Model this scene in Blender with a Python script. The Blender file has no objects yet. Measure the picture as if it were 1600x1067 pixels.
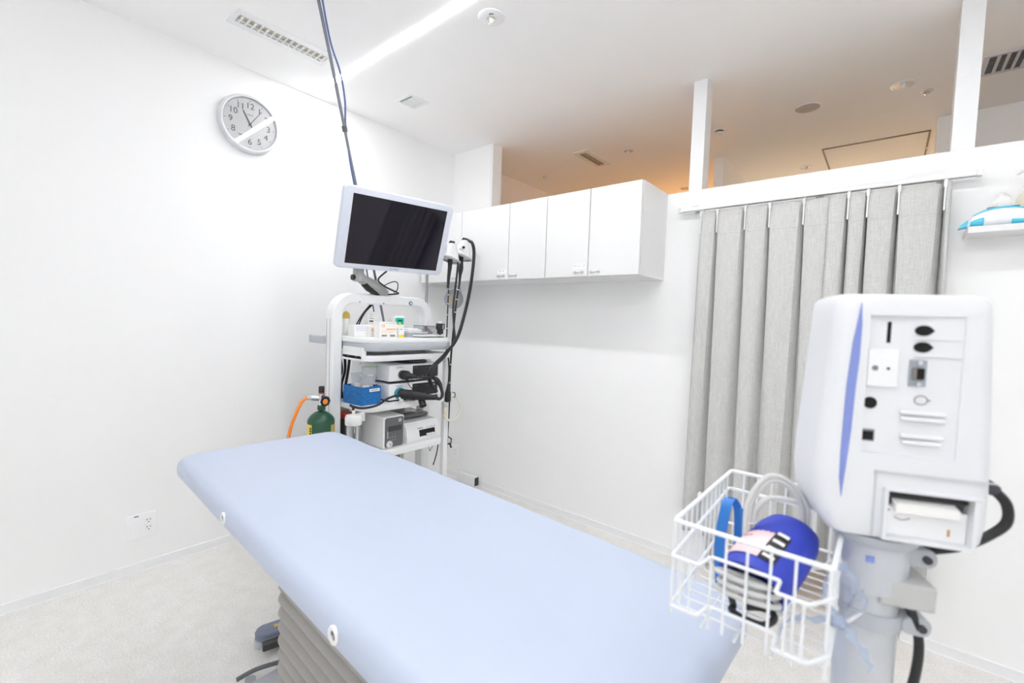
import bpy, bmesh, math, random
from mathutils import Vector, Matrix
random.seed(7)
S = bpy.context.scene
COL = S.collection
PI = math.pi

# ------------------------------------------------------------------ camera, world, light, exposure
def make_camera():
    a, b, c = -0.6945499, -0.0477987, 0.0352737          # yaw, pitch, roll
    f = Vector((math.sin(a)*math.cos(b), math.cos(a)*math.cos(b), math.sin(b)))
    r = Vector((math.cos(a), -math.sin(a), 0)); u = r.cross(f)
    r2 = r*math.cos(c) + u*math.sin(c); u2 = u*math.cos(c) - r*math.sin(c)
    cd = bpy.data.cameras.new('camera'); cd.sensor_fit = 'HORIZONTAL'; cd.sensor_width = 36; cd.lens = 15.7674
    cd.clip_start = 0.02
    cd.dof.use_dof = True; cd.dof.focus_distance = 2.9; cd.dof.aperture_fstop = 4.0
    o = bpy.data.objects.new('camera', cd); COL.objects.link(o)
    m = Matrix.Identity(4)
    for i in range(3):
        m[i][0] = r2[i]; m[i][1] = u2[i]; m[i][2] = -f[i]
    m[0][3], m[1][3], m[2][3] = 2.845878, -2.589280, 1.341786
    o.matrix_world = m
    S.camera = o
make_camera()
W = bpy.data.worlds.new('world'); S.world = W; W.use_nodes = True
W.node_tree.nodes['Background'].inputs[0].default_value = (0.95, 0.97, 1, 1)
W.node_tree.nodes['Background'].inputs[1].default_value = 0.15
S.view_settings.view_transform = 'Standard'; S.view_settings.look = 'None'
S.view_settings.gamma = 1; S.view_settings.use_curve_mapping = False
S.view_settings.exposure = 1.70
S.cycles.max_bounces = 16; S.cycles.diffuse_bounces = 10; S.cycles.glossy_bounces = 6; S.cycles.transmission_bounces = 10
STRIP_E = 20.0        # ceiling line lights
WARM_W = 2.6         # added warm lamps in the next room, out of view
H = 2.7

# ------------------------------------------------------------------ materials
MATS = {}
def mat(name, col, rough=0.5, metal=0.0, var=0.02, scale=30, bump=0.0, trans=0.0, emit=0.0, spec=0.5, coat=0.0, alpha=1.0):
    if name in MATS: return MATS[name]
    m = bpy.data.materials.new(name); m.use_nodes = True
    nt = m.node_tree; b = nt.nodes['Principled BSDF']
    tc = nt.nodes.new('ShaderNodeTexCoord'); nz = nt.nodes.new('ShaderNodeTexNoise')
    nz.inputs['Scale'].default_value = scale; nz.inputs['Detail'].default_value = 3
    nt.links.new(tc.outputs['Object'], nz.inputs['Vector'])
    rp = nt.nodes.new('ShaderNodeValToRGB')
    c0 = [max(0, x*(1-var)) for x in col[:3]] + [1]; c1 = [min(1, x*(1+var)) for x in col[:3]] + [1]
    rp.color_ramp.elements[0].position = 0.3; rp.color_ramp.elements[1].position = 0.7
    rp.color_ramp.elements[0].color = c0; rp.color_ramp.elements[1].color = c1
    nt.links.new(nz.outputs['Fac'], rp.inputs['Fac']); nt.links.new(rp.outputs['Color'], b.inputs['Base Color'])
    b.inputs['Roughness'].default_value = rough; b.inputs['Metallic'].default_value = metal
    b.inputs['Specular IOR Level'].default_value = spec
    b.inputs['Transmission Weight'].default_value = trans
    b.inputs['Coat Weight'].default_value = coat
    b.inputs['Alpha'].default_value = alpha
    if emit:
        b.inputs['Emission Color'].default_value = (*col[:3], 1); b.inputs['Emission Strength'].default_value = emit
    if bump:
        bp = nt.nodes.new('ShaderNodeBump'); bp.inputs['Strength'].default_value = bump; bp.inputs['Distance'].default_value = 0.002
        nt.links.new(nz.outputs['Fac'], bp.inputs['Height']); nt.links.new(bp.outputs['Normal'], b.inputs['Normal'])
    MATS[name] = m; return m

def thin_glass():
    m = bpy.data.materials.new('thin_glass'); m.use_nodes = True; nt = m.node_tree; nt.nodes.clear()
    o = nt.nodes.new('ShaderNodeOutputMaterial'); mx = nt.nodes.new('ShaderNodeMixShader'); fr = nt.nodes.new('ShaderNodeFresnel')
    tr = nt.nodes.new('ShaderNodeBsdfTransparent'); gl = nt.nodes.new('ShaderNodeBsdfGlossy'); gl.inputs['Roughness'].default_value = 0.02
    fr.inputs['IOR'].default_value = 1.45
    nt.links.new(fr.outputs[0], mx.inputs[0]); nt.links.new(tr.outputs[0], mx.inputs[1]); nt.links.new(gl.outputs[0], mx.inputs[2]); nt.links.new(mx.outputs[0], o.inputs[0])
    return m

def floor_material():
    m = mat('floor_vinyl', (0.80, 0.775, 0.735), 0.55, var=0.0)
    nt = m.node_tree; b = nt.nodes['Principled BSDF']
    tc = nt.nodes.new('ShaderNodeTexCoord')
    n1 = nt.nodes.new('ShaderNodeTexNoise'); n1.inputs['Scale'].default_value = 140; n1.inputs['Detail'].default_value = 6; n1.inputs['Roughness'].default_value = 0.75
    n2 = nt.nodes.new('ShaderNodeTexNoise'); n2.inputs['Scale'].default_value = 14; n2.inputs['Detail'].default_value = 4
    for n in (n1, n2): nt.links.new(tc.outputs['Object'], n.inputs['Vector'])
    r1 = nt.nodes.new('ShaderNodeValToRGB'); e = r1.color_ramp.elements
    e[0].position = 0.36; e[0].color = (0.74, 0.725, 0.70, 1); e[1].position = 0.62; e[1].color = (0.93, 0.92, 0.905, 1)
    r2 = nt.nodes.new('ShaderNodeValToRGB'); e = r2.color_ramp.elements
    e[0].position = 0.3; e[0].color = (0.93, 0.92, 0.90, 1); e[1].position = 0.7; e[1].color = (1, 1, 1, 1)
    mx = nt.nodes.new('ShaderNodeMix'); mx.data_type = 'RGBA'; mx.blend_type = 'MULTIPLY'; mx.inputs[0].default_value = 1
    nt.links.new(n1.outputs['Fac'], r1.inputs['Fac']); nt.links.new(n2.outputs['Fac'], r2.inputs['Fac'])
    nt.links.new(r1.outputs['Color'], mx.inputs[6]); nt.links.new(r2.outputs['Color'], mx.inputs[7])
    nt.links.new(mx.outputs[2], b.inputs['Base Color'])
    return m

def fabric_material():
    m = mat('curtain_fabric', (0.50, 0.495, 0.48), 0.9, var=0.0, spec=0.15)
    nt = m.node_tree; b = nt.nodes['Principled BSDF']
    tc = nt.nodes.new('ShaderNodeTexCoord')
    mix = []
    for sc in ((900, 900, 18), (60, 60, 900)):
        mp = nt.nodes.new('ShaderNodeMapping'); mp.inputs['Scale'].default_value = sc
        nz = nt.nodes.new('ShaderNodeTexNoise'); nz.inputs['Scale'].default_value = 1; nz.inputs['Detail'].default_value = 2
        nt.links.new(tc.outputs['Object'], mp.inputs['Vector']); nt.links.new(mp.outputs['Vector'], nz.inputs['Vector']); mix.append(nz)
    ad = nt.nodes.new('ShaderNodeMath'); ad.operation = 'ADD'
    nt.links.new(mix[0].outputs['Fac'], ad.inputs[0]); nt.links.new(mix[1].outputs['Fac'], ad.inputs[1])
    rp = nt.nodes.new('ShaderNodeValToRGB'); e = rp.color_ramp.elements
    e[0].position = 0.72; e[0].color = (0.52, 0.515, 0.505, 1); e[1].position = 1.28; e[1].color = (0.70, 0.70, 0.685, 1)
    hf = nt.nodes.new('ShaderNodeMath'); hf.operation = 'MULTIPLY'; hf.inputs[1].default_value = 1.0
    nt.links.new(ad.outputs[0], hf.inputs[0])
    e[0].position = 0.7 / 2 + .02; e[1].position = 1.3 / 2 - .02
    hf.inputs[1].default_value = 0.5
    nt.links.new(hf.outputs[0], rp.inputs['Fac']); nt.links.new(rp.outputs['Color'], b.inputs['Base Color'])
    return m

M_WALL = mat('white_wallpaper', (0.935, 0.935, 0.935), 0.75, var=0.006, scale=180, bump=0.05, spec=0.25)
M_CEIL = mat('ceiling_white', (0.96, 0.958, 0.955), 0.85, var=0.006, scale=120, spec=0.2)
M_BASE = mat('baseboard_vinyl', (0.90, 0.905, 0.92), 0.45, var=0.01)
M_FLOOR = floor_material()
M_FAB = fabric_material()
M_SEAM = mat('curtain_thread', (0.42, 0.42, 0.41), 0.9)
M_WHITE = mat('white_plastic', (0.86, 0.865, 0.875), 0.35, var=0.008)
M_GLOSSW = mat('white_laminate', (0.79, 0.79, 0.79), 0.25, var=0.004)
M_OFFW = mat('offwhite_plastic', (0.82, 0.815, 0.79), 0.4)
M_LGREY = mat('light_grey_plastic', (0.48, 0.505, 0.54), 0.4)
M_MGREY = mat('mid_grey_plastic', (0.13, 0.135, 0.145), 0.4)
M_DGREY = mat('dark_grey_plastic', (0.045, 0.045, 0.05), 0.4)
M_BLACK = mat('black_plastic', (0.012, 0.012, 0.014), 0.35, var=0.1)
M_RUBBER = mat('black_rubber', (0.018, 0.018, 0.020), 0.45, var=0.1)
M_HOLE = mat('dark_hole', (0.006, 0.006, 0.007), 0.8, var=0.1)
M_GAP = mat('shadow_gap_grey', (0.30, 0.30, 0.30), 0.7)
M_CHROME = mat('chrome', (0.75, 0.75, 0.76), 0.18, 1.0)
M_STEEL = mat('brushed_steel', (0.62, 0.62, 0.62), 0.35, 1.0)
M_SILVERP = mat('silver_paint', (0.60, 0.62, 0.655), 0.35, 0.35)
M_SCREEN = mat('black_glass', (0.006, 0.004, 0.011), 0.05, var=0.0, spec=0.42)
M_BED = mat('pale_blue_vinyl', (0.515, 0.575, 0.71), 0.42, var=0.008, scale=8, bump=0.03)
M_BELLOW = mat('grey_bellows_rubber', (0.40, 0.385, 0.365), 0.6, var=0.02)
M_GREEN = mat('green_tank_paint', (0.018, 0.085, 0.045), 0.3, var=0.05)
M_YEL = mat('yellow_label', (0.90, 0.72, 0.06), 0.5)
M_ORANGE = mat('orange_rubber', (0.95, 0.27, 0.03), 0.4)
M_BLUEBOX = mat('blue_felt', (0.01, 0.15, 0.44), 0.7, var=0.35, scale=120)
M_BLUE = mat('bright_blue_plastic', (0.025, 0.20, 0.62), 0.35)
M_CUFF = mat('royal_blue_nylon', (0.036, 0.062, 0.50), 0.55, var=0.06, scale=90, bump=0.2)
M_CUFFIN = mat('navy_nylon', (0.012, 0.03, 0.22), 0.7, var=0.1)
M_PINK = mat('pink_print', (0.92, 0.68, 0.70), 0.6)
M_PURPLE = mat('periwinkle_plastic', (0.23, 0.29, 0.66), 0.35)
M_HOSE = mat('pale_grey_hose', (0.66, 0.66, 0.64), 0.45)
M_CREAM = mat('cream_plastic', (0.80, 0.75, 0.62), 0.45)
M_WIRE = mat('white_coated_wire', (0.86, 0.88, 0.90), 0.35)
M_BLUECAB = mat('pale_blue_cable', (0.13, 0.19, 0.38), 0.8, spec=0.15)
M_GREYCAB = mat('grey_cable', (0.24, 0.25, 0.29), 0.8, spec=0.15)
M_TEAL = mat('teal_print', (0.0, 0.52, 0.42), 0.5)
M_TEALC = mat('teal_collar', (0.0, 0.25, 0.34), 0.4)
M_ORPRINT = mat('orange_print', (0.95, 0.33, 0.06), 0.55)
M_BLKPRINT = mat('black_print', (0.03, 0.03, 0.03), 0.6)
M_GRYPRINT = mat('grey_print', (0.25, 0.25, 0.27), 0.6)
M_PALEPRINT = mat('pale_lilac_print', (0.62, 0.64, 0.80), 0.6)
M_PAPER = mat('paper', (0.90, 0.89, 0.87), 0.8)
M_YCAP = mat('mustard_cap', (0.62, 0.45, 0.08), 0.45)
M_CLEAR = mat('clear_plastic', (0.93, 0.95, 0.96), 0.08, trans=0.92, var=0.0)
M_FILM = mat('clear_film', (0.90, 0.93, 0.96), 0.15, trans=0.6, var=0.02)
M_BLUEFILM = mat('blue_tint_film', (0.72, 0.80, 0.95), 0.2, trans=0.7, var=0.05)
M_CYAN = mat('cyan_film', (0.10, 0.58, 0.78), 0.3, var=0.08)
M_BEIGE = mat('beige_plastic', (0.46, 0.40, 0.31), 0.5)
M_BLUEGREY = mat('blue_grey_plastic', (0.20, 0.235, 0.32), 0.4)
M_RED = mat('red_plastic', (0.6, 0.05, 0.03), 0.4)
M_GREENFILM = mat('green_edge_plastic', (0.35, 0.62, 0.28), 0.4)
M_STRIP = mat('line_light_diffuser', (0.965, 0.982, 1.0), 0.5, emit=STRIP_E)
M_FILL = mat('fill_light_diffuser', (0.965, 0.982, 1.0), 0.5, emit=STRIP_E*0.5)  # weaker emitter, only for the added fill strips

# ------------------------------------------------------------------ mesh helpers
def bx(bm, x0, x1, y0, y1, z0, z1, bev=0.0, seg=2):
    m = Matrix.Translation(((x0+x1)/2, (y0+y1)/2, (z0+z1)/2)) @ Matrix.Diagonal((abs(x1-x0), abs(y1-y0), abs(z1-z0), 1))
    r = bmesh.ops.create_cube(bm, size=1, matrix=m)
    if bev:
        ed = list({e for v in r['verts'] for e in v.link_edges})
        bmesh.ops.bevel(bm, geom=ed, offset=bev, segments=seg, profile=0.5, affect='EDGES')
    return bm
def box(*a, **k): return bx(bmesh.new(), *a, **k)
def ring_faces(bm, rings, closed=True, cap0=True, cap1=True):
    n = len(rings[0])
    for i in range(len(rings)-1):
        a, b = rings[i], rings[i+1]
        for j in range(n if closed else n-1):
            k = (j+1) % n
            try: bm.faces.new((a[j], a[k], b[k], b[j]))
            except ValueError: pass
    if cap0 and closed: bm.faces.new(list(reversed(rings[0])))
    if cap1 and closed: bm.faces.new(rings[-1])
def loft(bm, secs, closed=True, cap=True):
    rings = [[bm.verts.new(p) for p in s] for s in secs]
    ring_faces(bm, rings, closed, cap, cap); return bm
def lathe(bm, prof, n=24, mtx=None, cap=True):
    mtx = mtx or Matrix.Identity(4)
    secs = [[mtx @ Vector((r*math.cos(2*PI*j/n), r*math.sin(2*PI*j/n), z)) for j in range(n)] for r, z in prof]
    return loft(bm, secs, True, cap)
def cyl(bm, p0, p1, r0, r1=None, n=16):
    p0, p1 = Vector(p0), Vector(p1); r1 = r0 if r1 is None else r1
    q = (p1-p0).to_track_quat('Z', 'Y').to_matrix().to_4x4(); q.translation = p0
    return lathe(bm, [(r0, 0), (r1, (p1-p0).length)], n, q)
def cr(pts, k=8, closed=False):
    P = [Vector(p) for p in pts]; n = len(P); out = []
    for i in range(n if closed else n-1):
        g = lambda j: P[j % n] if closed else P[min(max(j, 0), n-1)]
        a, b, c, d = g(i-1), g(i), g(i+1), g(i+2)
        for s in range(k):
            t = s/k
            out.append(0.5*((2*b) + (c-a)*t + (2*a-5*b+4*c-d)*t*t + (3*b-a-3*c+d)*t**3))
    if not closed: out.append(P[-1])
    return out
def tube(bm, pts, r, n=8, closed=False):
    P = [Vector(p) for p in pts]; N = len(P)
    rad = r if callable(r) else (lambda t: r)
    T = []
    for i in range(N):
        if closed: d = P[(i+1) % N]-P[i-1]
        else: d = P[min(i+1, N-1)]-P[max(i-1, 0)]
        T.append(d.normalized())
    up = Vector((0, 0, 1)) if abs(T[0].z) < 0.9 else Vector((1, 0, 0))
    nrm = T[0].cross(up).normalized(); secs = []
    for i in range(N):
        if i:
            ax = T[i-1].cross(T[i])
            if ax.length > 1e-7: nrm = Matrix.Rotation(T[i-1].angle(T[i]), 3, ax.normalized()) @ nrm
        nrm = (nrm - T[i]*nrm.dot(T[i])).normalized(); bi = T[i].cross(nrm); rr = rad(i/max(1, N-1))
        secs.append([P[i] + (nrm*math.cos(2*PI*j/n) + bi*math.sin(2*PI*j/n))*rr for j in range(n)])
    if closed:
        secs.append(secs[0]); loft(bm, secs, True, False)
        bmesh.ops.remove_doubles(bm, verts=bm.verts, dist=1e-6)
    else: loft(bm, secs)
    return bm
def rrect(w, h, r, k=6, cx=0, cy=0):
    out = []
    for sx, sy, a0 in ((1, 1, 0), (-1, 1, 90), (-1, -1, 180), (1, -1, 270)):
        for i in range(k+1):
            a = math.radians(a0 + 90*i/k)
            out.append((cx + sx*(w/2-r) + r*math.cos(a), cy + sy*(h/2-r) + r*math.sin(a)))
    return out
def prism(bm, poly, t0, t1, plane='xy', bev=0.0, seg=2):
    """extrude a 2-D polygon; plane xy -> along z, xz -> along y, yz -> along x"""
    def P(a, b, t): return {'xy': (a, b, t), 'xz': (a, t, b), 'yz': (t, a, b)}[plane]
    n0 = len(bm.verts)
    a = [bm.verts.new(P(x, y, t0)) for x, y in poly]; b = [bm.verts.new(P(x, y, t1)) for x, y in poly]
    f1 = bm.faces.new(a); f2 = bm.faces.new(list(reversed(b))); n = len(poly)
    for i in range(n): bm.faces.new((a[(i+1) % n], a[i], b[i], b[(i+1) % n]))
    bmesh.ops.recalc_face_normals(bm, faces=bm.faces)
    if bev:
        bmesh.ops.bevel(bm, geom=list(f1.edges)+list(f2.edges), offset=bev, segments=seg, profile=0.5, affect='EDGES')
    return bm
def obj(name, bm, m, parent=None, smooth=False, label=None):
    bmesh.ops.recalc_face_normals(bm, faces=bm.faces)
    me = bpy.data.meshes.new(name); bm.to_mesh(me); bm.free()
    me.materials.append(m)
    if smooth:
        for p in me.polygons: p.use_smooth = True
        try: me.set_sharp_from_angle(angle=math.radians(40))
        except Exception: pass
    o = bpy.data.objects.new(name, me); COL.objects.link(o)
    if parent: o.parent = parent
    if label: o['label'] = label
    return o
def tag(o, label, cat, group=None):
    o['label'] = label; o['category'] = cat
    if group: o['group'] = group
    return o
def thing(name, label, cat, loc=(0, 0, 0), rotz=0.0, mtx=None, group=None):
    o = bpy.data.objects.new(name, None); o.empty_display_size = 0.05; COL.objects.link(o)
    if mtx is not None: o.matrix_world = mtx
    else: o.location = loc; o.rotation_euler = (0, 0, rotz)
    return tag(o, label, cat, group)
def struct(name, bm, m, parent=None, smooth=False):
    o = obj(name, bm, m, parent, smooth)
    if not parent: o['kind'] = 'structure'
    return o
def text(name, s, size, m, parent, mtx, ext=0.0004, align='CENTER'):
    c = bpy.data.curves.new(name, 'FONT'); c.body = s; c.size = size; c.align_x = align; c.align_y = 'CENTER'; c.extrude = ext
    t = bpy.data.objects.new(name, c)
    me = bpy.data.meshes.new_from_object(t); me.name = name
    bpy.data.objects.remove(t); bpy.data.curves.remove(c)
    me.transform(mtx); me.materials.clear(); me.materials.append(m)
    o = bpy.data.objects.new(name, me); COL.objects.link(o)
    if parent: o.parent = parent
    return o
def boolean_cut(o, cutters):
    for bmc in cutters:
        me = bpy.data.meshes.new('cut'); bmesh.ops.recalc_face_normals(bmc, faces=bmc.faces); bmc.to_mesh(me); bmc.free()
        c = bpy.data.objects.new('cut', me); COL.objects.link(c)
        md = o.modifiers.new('b', 'BOOLEAN'); md.operation = 'DIFFERENCE'; md.object = c; md.solver = 'EXACT'
        mp, o.parent = o.parent, None
        mw = o.matrix_world.copy(); o.matrix_world = Matrix.Identity(4)
        bpy.context.view_layer.update()
        ev = o.evaluated_get(bpy.context.evaluated_depsgraph_get())
        nm = bpy.data.meshes.new_from_object(ev)
        o.modifiers.clear(); old = o.data; o.data = nm; nm.name = o.name; bpy.data.meshes.remove(old)
        o.parent = mp; o.matrix_world = mw if not mp else o.matrix_world
        if mp: o.matrix_basis = Matrix.Identity(4)
        bpy.data.objects.remove(c)
    return o
def axes(o, x, y, z):
    m = Matrix.Identity(4)
    for i in range(3): m[i][0] = x[i]; m[i][1] = y[i]; m[i][2] = z[i]; m[i][3] = o[i]
    return m

# ================================================================== THE ROOM
XR, YB, YF = 4.7, -4.5, 3.4
struct('floor', box(-0.15, XR, YB, YF, -0.06, 0), M_FLOOR)
# ceiling with a slot for the line light
ceil = bmesh.new()
L0, L1, LY0, LY1 = 0.086, 3.50, -1.241, -1.200
bx(ceil, -0.15, XR, YB, LY0, H, H+0.08); bx(ceil, -0.15, XR, LY1, YF, H, H+0.08)
bx(ceil, -0.15, L0, LY0, LY1, H, H+0.08); bx(ceil, L1, XR, LY0, LY1, H, H+0.08)
struct('ceiling', ceil, M_CEIL)
struct('wall_left', box(-0.15, 0, YB, YF, 0, H), M_WALL)
struct('wall_right', box(XR, XR+0.1, YB, YF, 0, H), M_WALL)
struct('wall_rear', box(-0.15, XR, YB-0.1, YB, 0, H), M_WALL)
# partition wall facing the camera: full height stub at the corner, half height beyond, doorway behind the curtain
ZT = 2.10; D0, D1, DZ = 2.13, 2.965, 1.93
w = bmesh.new()
bx(w, 0, 0.436, 0, 0.10, 0, H)
bx(w, 0.436, D0, 0, 0.10, 0, ZT); bx(w, D0, D1, 0, 0.10, DZ, ZT); bx(w, D1, XR, 0, 0.10, 0, ZT)
wb = struct('wall_back', w, M_WALL)
obj('corner_trim', box(0.410, 0.4362, -0.003, 0.0, ZT, H), M_WHITE, wb)
struct('trim_1', box(1.945, 2.016, -0.0005, 0.10, ZT, H), M_WHITE)['label'] = 'slim white square post on the half wall, nearest the cabinets'
struct('trim_2', box(3.005, 3.075, -0.0005, 0.10, ZT, H), M_WHITE)['label'] = 'slim white square post on the half wall, right of the curtain'
for nm, b in (('baseboard_left', (0, 0.006, YB, 0, 0, 0.045)), ('baseboard_back', (0.006, D0, -0.006, 0, 0, 0.045)), ('baseboard_right', (D1, XR, -0.006, 0, 0, 0.045))):
    o = struct(nm, box(*b, bev=0.0015, seg=1), M_BASE)
    x0, x1, y0, y1, z0, z1 = b
    if 'left' in nm: bb = (x0, x1+0.0025, y0, y1-.01, 0, 0.004)
    else: bb = (x0+.004, x1, y0-0.0025, y1, 0, 0.004)
    bead = mat('white_sealant', (0.96, 0.96, 0.96), 0.4)
    obj('sealant_bead', box(*bb), bead, o)
    tb2 = list(bb); tb2[4] = .0445; tb2[5] = .0475
    obj('sealant_bead', box(*tb2), bead, o)
# next room
struct('wall_far', box(-0.15, XR, YF, YF+0.1, 0, H), mat('cream_wall', (0.80, 0.76, 0.70), 0.8))
struct('wall_partition', box(1.705, 1.775, 1.25, YF, 0, H), M_WALL)
struct('wall_beyond', box(3.016, XR, 1.29, 1.39, 0, H), M_WALL)

# ------------------------------------------------------------------ ceiling fittings
def line_light(name, label, x0, x1, y0, y1, slot):
    t = thing(name, label, 'ceiling light', ((x0+x1)/2, (y0+y1)/2, H))
    cx, cy = (x0+x1)/2, (y0+y1)/2; hx, hy = (x1-x0)/2, (y1-y0)/2
    z = -0.0025 if slot else -0.032
    dm = bmesh.new(); prism(dm, [(-hy+.002, z+.022), (-hy+.002, z+.002), (-hy+.006, z), (hy-.006, z), (hy-.002, z+.002), (hy-.002, z+.022)], -hx+.006, hx-.006, 'yz'); obj('diffuser', dm, M_STRIP if slot else M_FILL, t)
    b = bmesh.new()
    if slot:
        bx(b, -hx, hx, -hy, -hy+.002, 0.0, 0.07); bx(b, -hx, hx, hy-.002, hy, 0, 0.07); bx(b, -hx, hx, -hy, hy, 0.065, 0.075)
    else:
        bx(b, -hx, hx, -hy-.004, hy+.004, -0.010, 0)
    obj('housing', b, M_WHITE, t)
    for ex in (-hx, hx-.006): obj('end_cap', box(ex, ex+.006, -hy, hy, z-0.0005, z+0.012), M_LGREY, t)
    return t
line_light('line_light', 'long glowing linear ceiling light recessed above the bed', L0, L1, LY0, LY1, True)
line_light('line_light', 'added linear fill light parallel to the one above the bed, just behind the camera', 1.9, 3.7, -2.77, -2.73, False)  # out-of-view strip added as fill from behind the camera
line_light('line_light', 'added linear fill light farthest from the curtain wall, near the rear wall', 1.9, 3.7, -4.15, -4.11, False)  # second added fill strip, also out of view

def slot_diffuser():
    x0, x1, y0, y1 = 0.384, 0.530, -1.81, -1.345
    t = thing('ceiling_air_diffuser', 'long white slot air diffuser in the ceiling above the wall clock', 'air vent', ((x0+x1)/2, (y0+y1)/2, H))
    hx, hy = (x1-x0)/2, (y1-y0)/2
    f = bmesh.new()
    ix, iy = 0.034, hy-0.020
    for a in ((-hx, hx, -hy, -iy), (-hx, hx, iy, hy), (-hx, -ix, -iy, iy), (ix, hx, -iy, iy)):
        bx(f, *a, -0.006, 0)
    obj('frame', f, M_WHITE, t)
    obj('backing', box(-ix, ix, -iy, iy, -0.0012, -0.0002), mat('vent_shade', (0.56, 0.53, 0.47), 0.7), t)
    n = 15
    for i in range(n):
        y = -iy + 2*iy*(i+0.5)/n
        obj('louver', box(-ix, ix, y-0.0045, y+0.0045, -0.010, -0.002), M_OFFW, t)
    obj('rail', box(-0.010, -0.004, -iy, iy, -0.0115, -0.004), M_OFFW, t)
slot_diffuser()
def square_grille():
    x0, x1, y0, y1 = 0.385, 0.535, -0.865, -0.72
    t = thing('ceiling_return_grille', 'small square white ceiling grille near the room corner', 'air vent', ((x0+x1)/2, (y0+y1)/2, H))
    hx, hy = (x1-x0)/2, (y1-y0)/2; ix, iy = hx-.018, hy-.018
    f = bmesh.new()
    for a in ((-hx, hx, -hy, -iy), (-hx, hx, iy, hy), (-hx, -ix, -iy, iy), (ix, hx, -iy, iy)): bx(f, *a, -0.005, 0)
    obj('frame', f, M_WHITE, t)
    obj('backing', box(-ix, ix, -iy, iy, -0.001, -0.0002), mat('grille_back', (.72, .72, .72), .6), t)
    for i in range(6):
        x = -ix + 2*ix*(i+0.5)/6
        obj('louver', box(x-.0070, x+.0070, -iy, iy, -.005, -.002), M_WHITE, t)
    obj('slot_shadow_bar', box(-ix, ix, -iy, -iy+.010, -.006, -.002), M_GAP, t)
square_grille()
def sprinkler():
    t = thing('ceiling_sprinkler', 'round white ceiling sprinkler plate beside the linear light', 'sprinkler', (1.399, -1.077, H))
    b = bmesh.new(); lathe(b, [(0.060, 0), (0.060, -.003), (0.054, -.006), (0.020, -.006), (0.018, -.002)], 32); obj('plate', b, M_WHITE, t, True)
    b = bmesh.new(); lathe(b, [(0.009, -.004), (0.009, -.02), (0.005, -.026)], 14); obj('nozzle', b, M_CREAM, t, True)
    b = bmesh.new(); tube(b, cr([(-.016, 0, -.006), (-.016, 0, -.02), (0, 0, -.028), (.016, 0, -.02), (.016, 0, -.006)], 4), 0.0018, 6); obj('frame_arm', b, M_STEEL, t)
    b = bmesh.new(); bx(b, .012, .022, -.03, -.022, -.008, -.006); bx(b, .022, .03, -.024, -.018, -.008, -.006); obj('plate_slot', b, M_GRYPRINT, t)
sprinkler()
def downlight(x, y, r, label):
    t = thing('downlight', label, 'downlight', (x, y, H), group='downlights in the next room')
    b = bmesh.new(); lathe(b, [(r, 0), (r, -.004), (r*.8, -.006), (r*.78, -.001)], 28, cap=False); obj('trim_ring', b, M_WHITE, t, True)
    b = bmesh.new(); lathe(b, [(r*.78, -.004), (r*.6, -.001)], 28); obj('reflector', b, M_CHROME, t, True)
    b = bmesh.new(); lathe(b, [(r*.22, -.002), (r*.22, -.02), (r*.1, -.024)], 12); obj('bulb', b, M_WHITE, t, True)
downlight(2.839, 0.679, 0.057, 'chrome ceiling downlight seen above the curtain beside a small sprinkler')
downlight(1.213, 0.713, 0.045, 'small chrome ceiling downlight seen above the wall cabinets')
downlight(2.254, 1.871, 0.050, 'far ceiling downlight just above the half wall edge beside the access panel')
downlight(1.237, 1.921, 0.050, 'far ceiling downlight low against the orange lit ceiling')
def small_sprinkler(x, y, label):
    t = thing('sprinkler_head', label, 'sprinkler', (x, y, H), group='sprinkler heads in the next room')
    b = bmesh.new(); lathe(b, [(.030, 0), (.030, -.003), (.02, -.006)], 20); obj('plate', b, M_OFFW, t, True)
    b = bmesh.new(); lathe(b, [(.013, -.005), (.013, -.018), (.008, -.02)], 14); obj('nozzle', b, M_STEEL, t, True)
small_sprinkler(2.940, 0.836, 'tiny metal sprinkler head beside the big downlight')
small_sprinkler(0.303, 0.856, 'tiny metal sprinkler head above the left wall cabinets')
def ceiling_speaker():
    t = thing('ceiling_speaker', 'flat round grey ceiling speaker above the curtain', 'speaker', (2.397, 0.689, H))
    b = bmesh.new(); lathe(b, [(.064, 0), (.064, -.004), (.060, -.006)], 36); obj('grille', b, mat('speaker_grille', (0.52, 0.49, 0.46), 0.8), t, True)
    b = bmesh.new(); lathe(b, [(.067, 0), (.067, -.0035), (.064, -.0045), (.0635, 0)], 36, cap=False); obj('rim', b, M_OFFW, t, True)
ceiling_speaker()
def smoke_detector():
    t = thing('smoke_detector', 'small white smoke detector beside the slim post', 'smoke detector', (1.881, 0.72, H))
    b = bmesh.new(); lathe(b, [(.042, 0), (.042, -.006), (.034, -.010)], 24); obj('base', b, M_OFFW, t, True)
    b = bmesh.new(); lathe(b, [(.026, -.010), (.026, -.018)], 20); obj('sensor_slot', b, M_BLACK, t, True)
    b = bmesh.new(); lathe(b, [(.028, -.018), (.026, -.026), (.012, -.030)], 20); obj('cap', b, M_OFFW, t, True)
smoke_detector()
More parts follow.
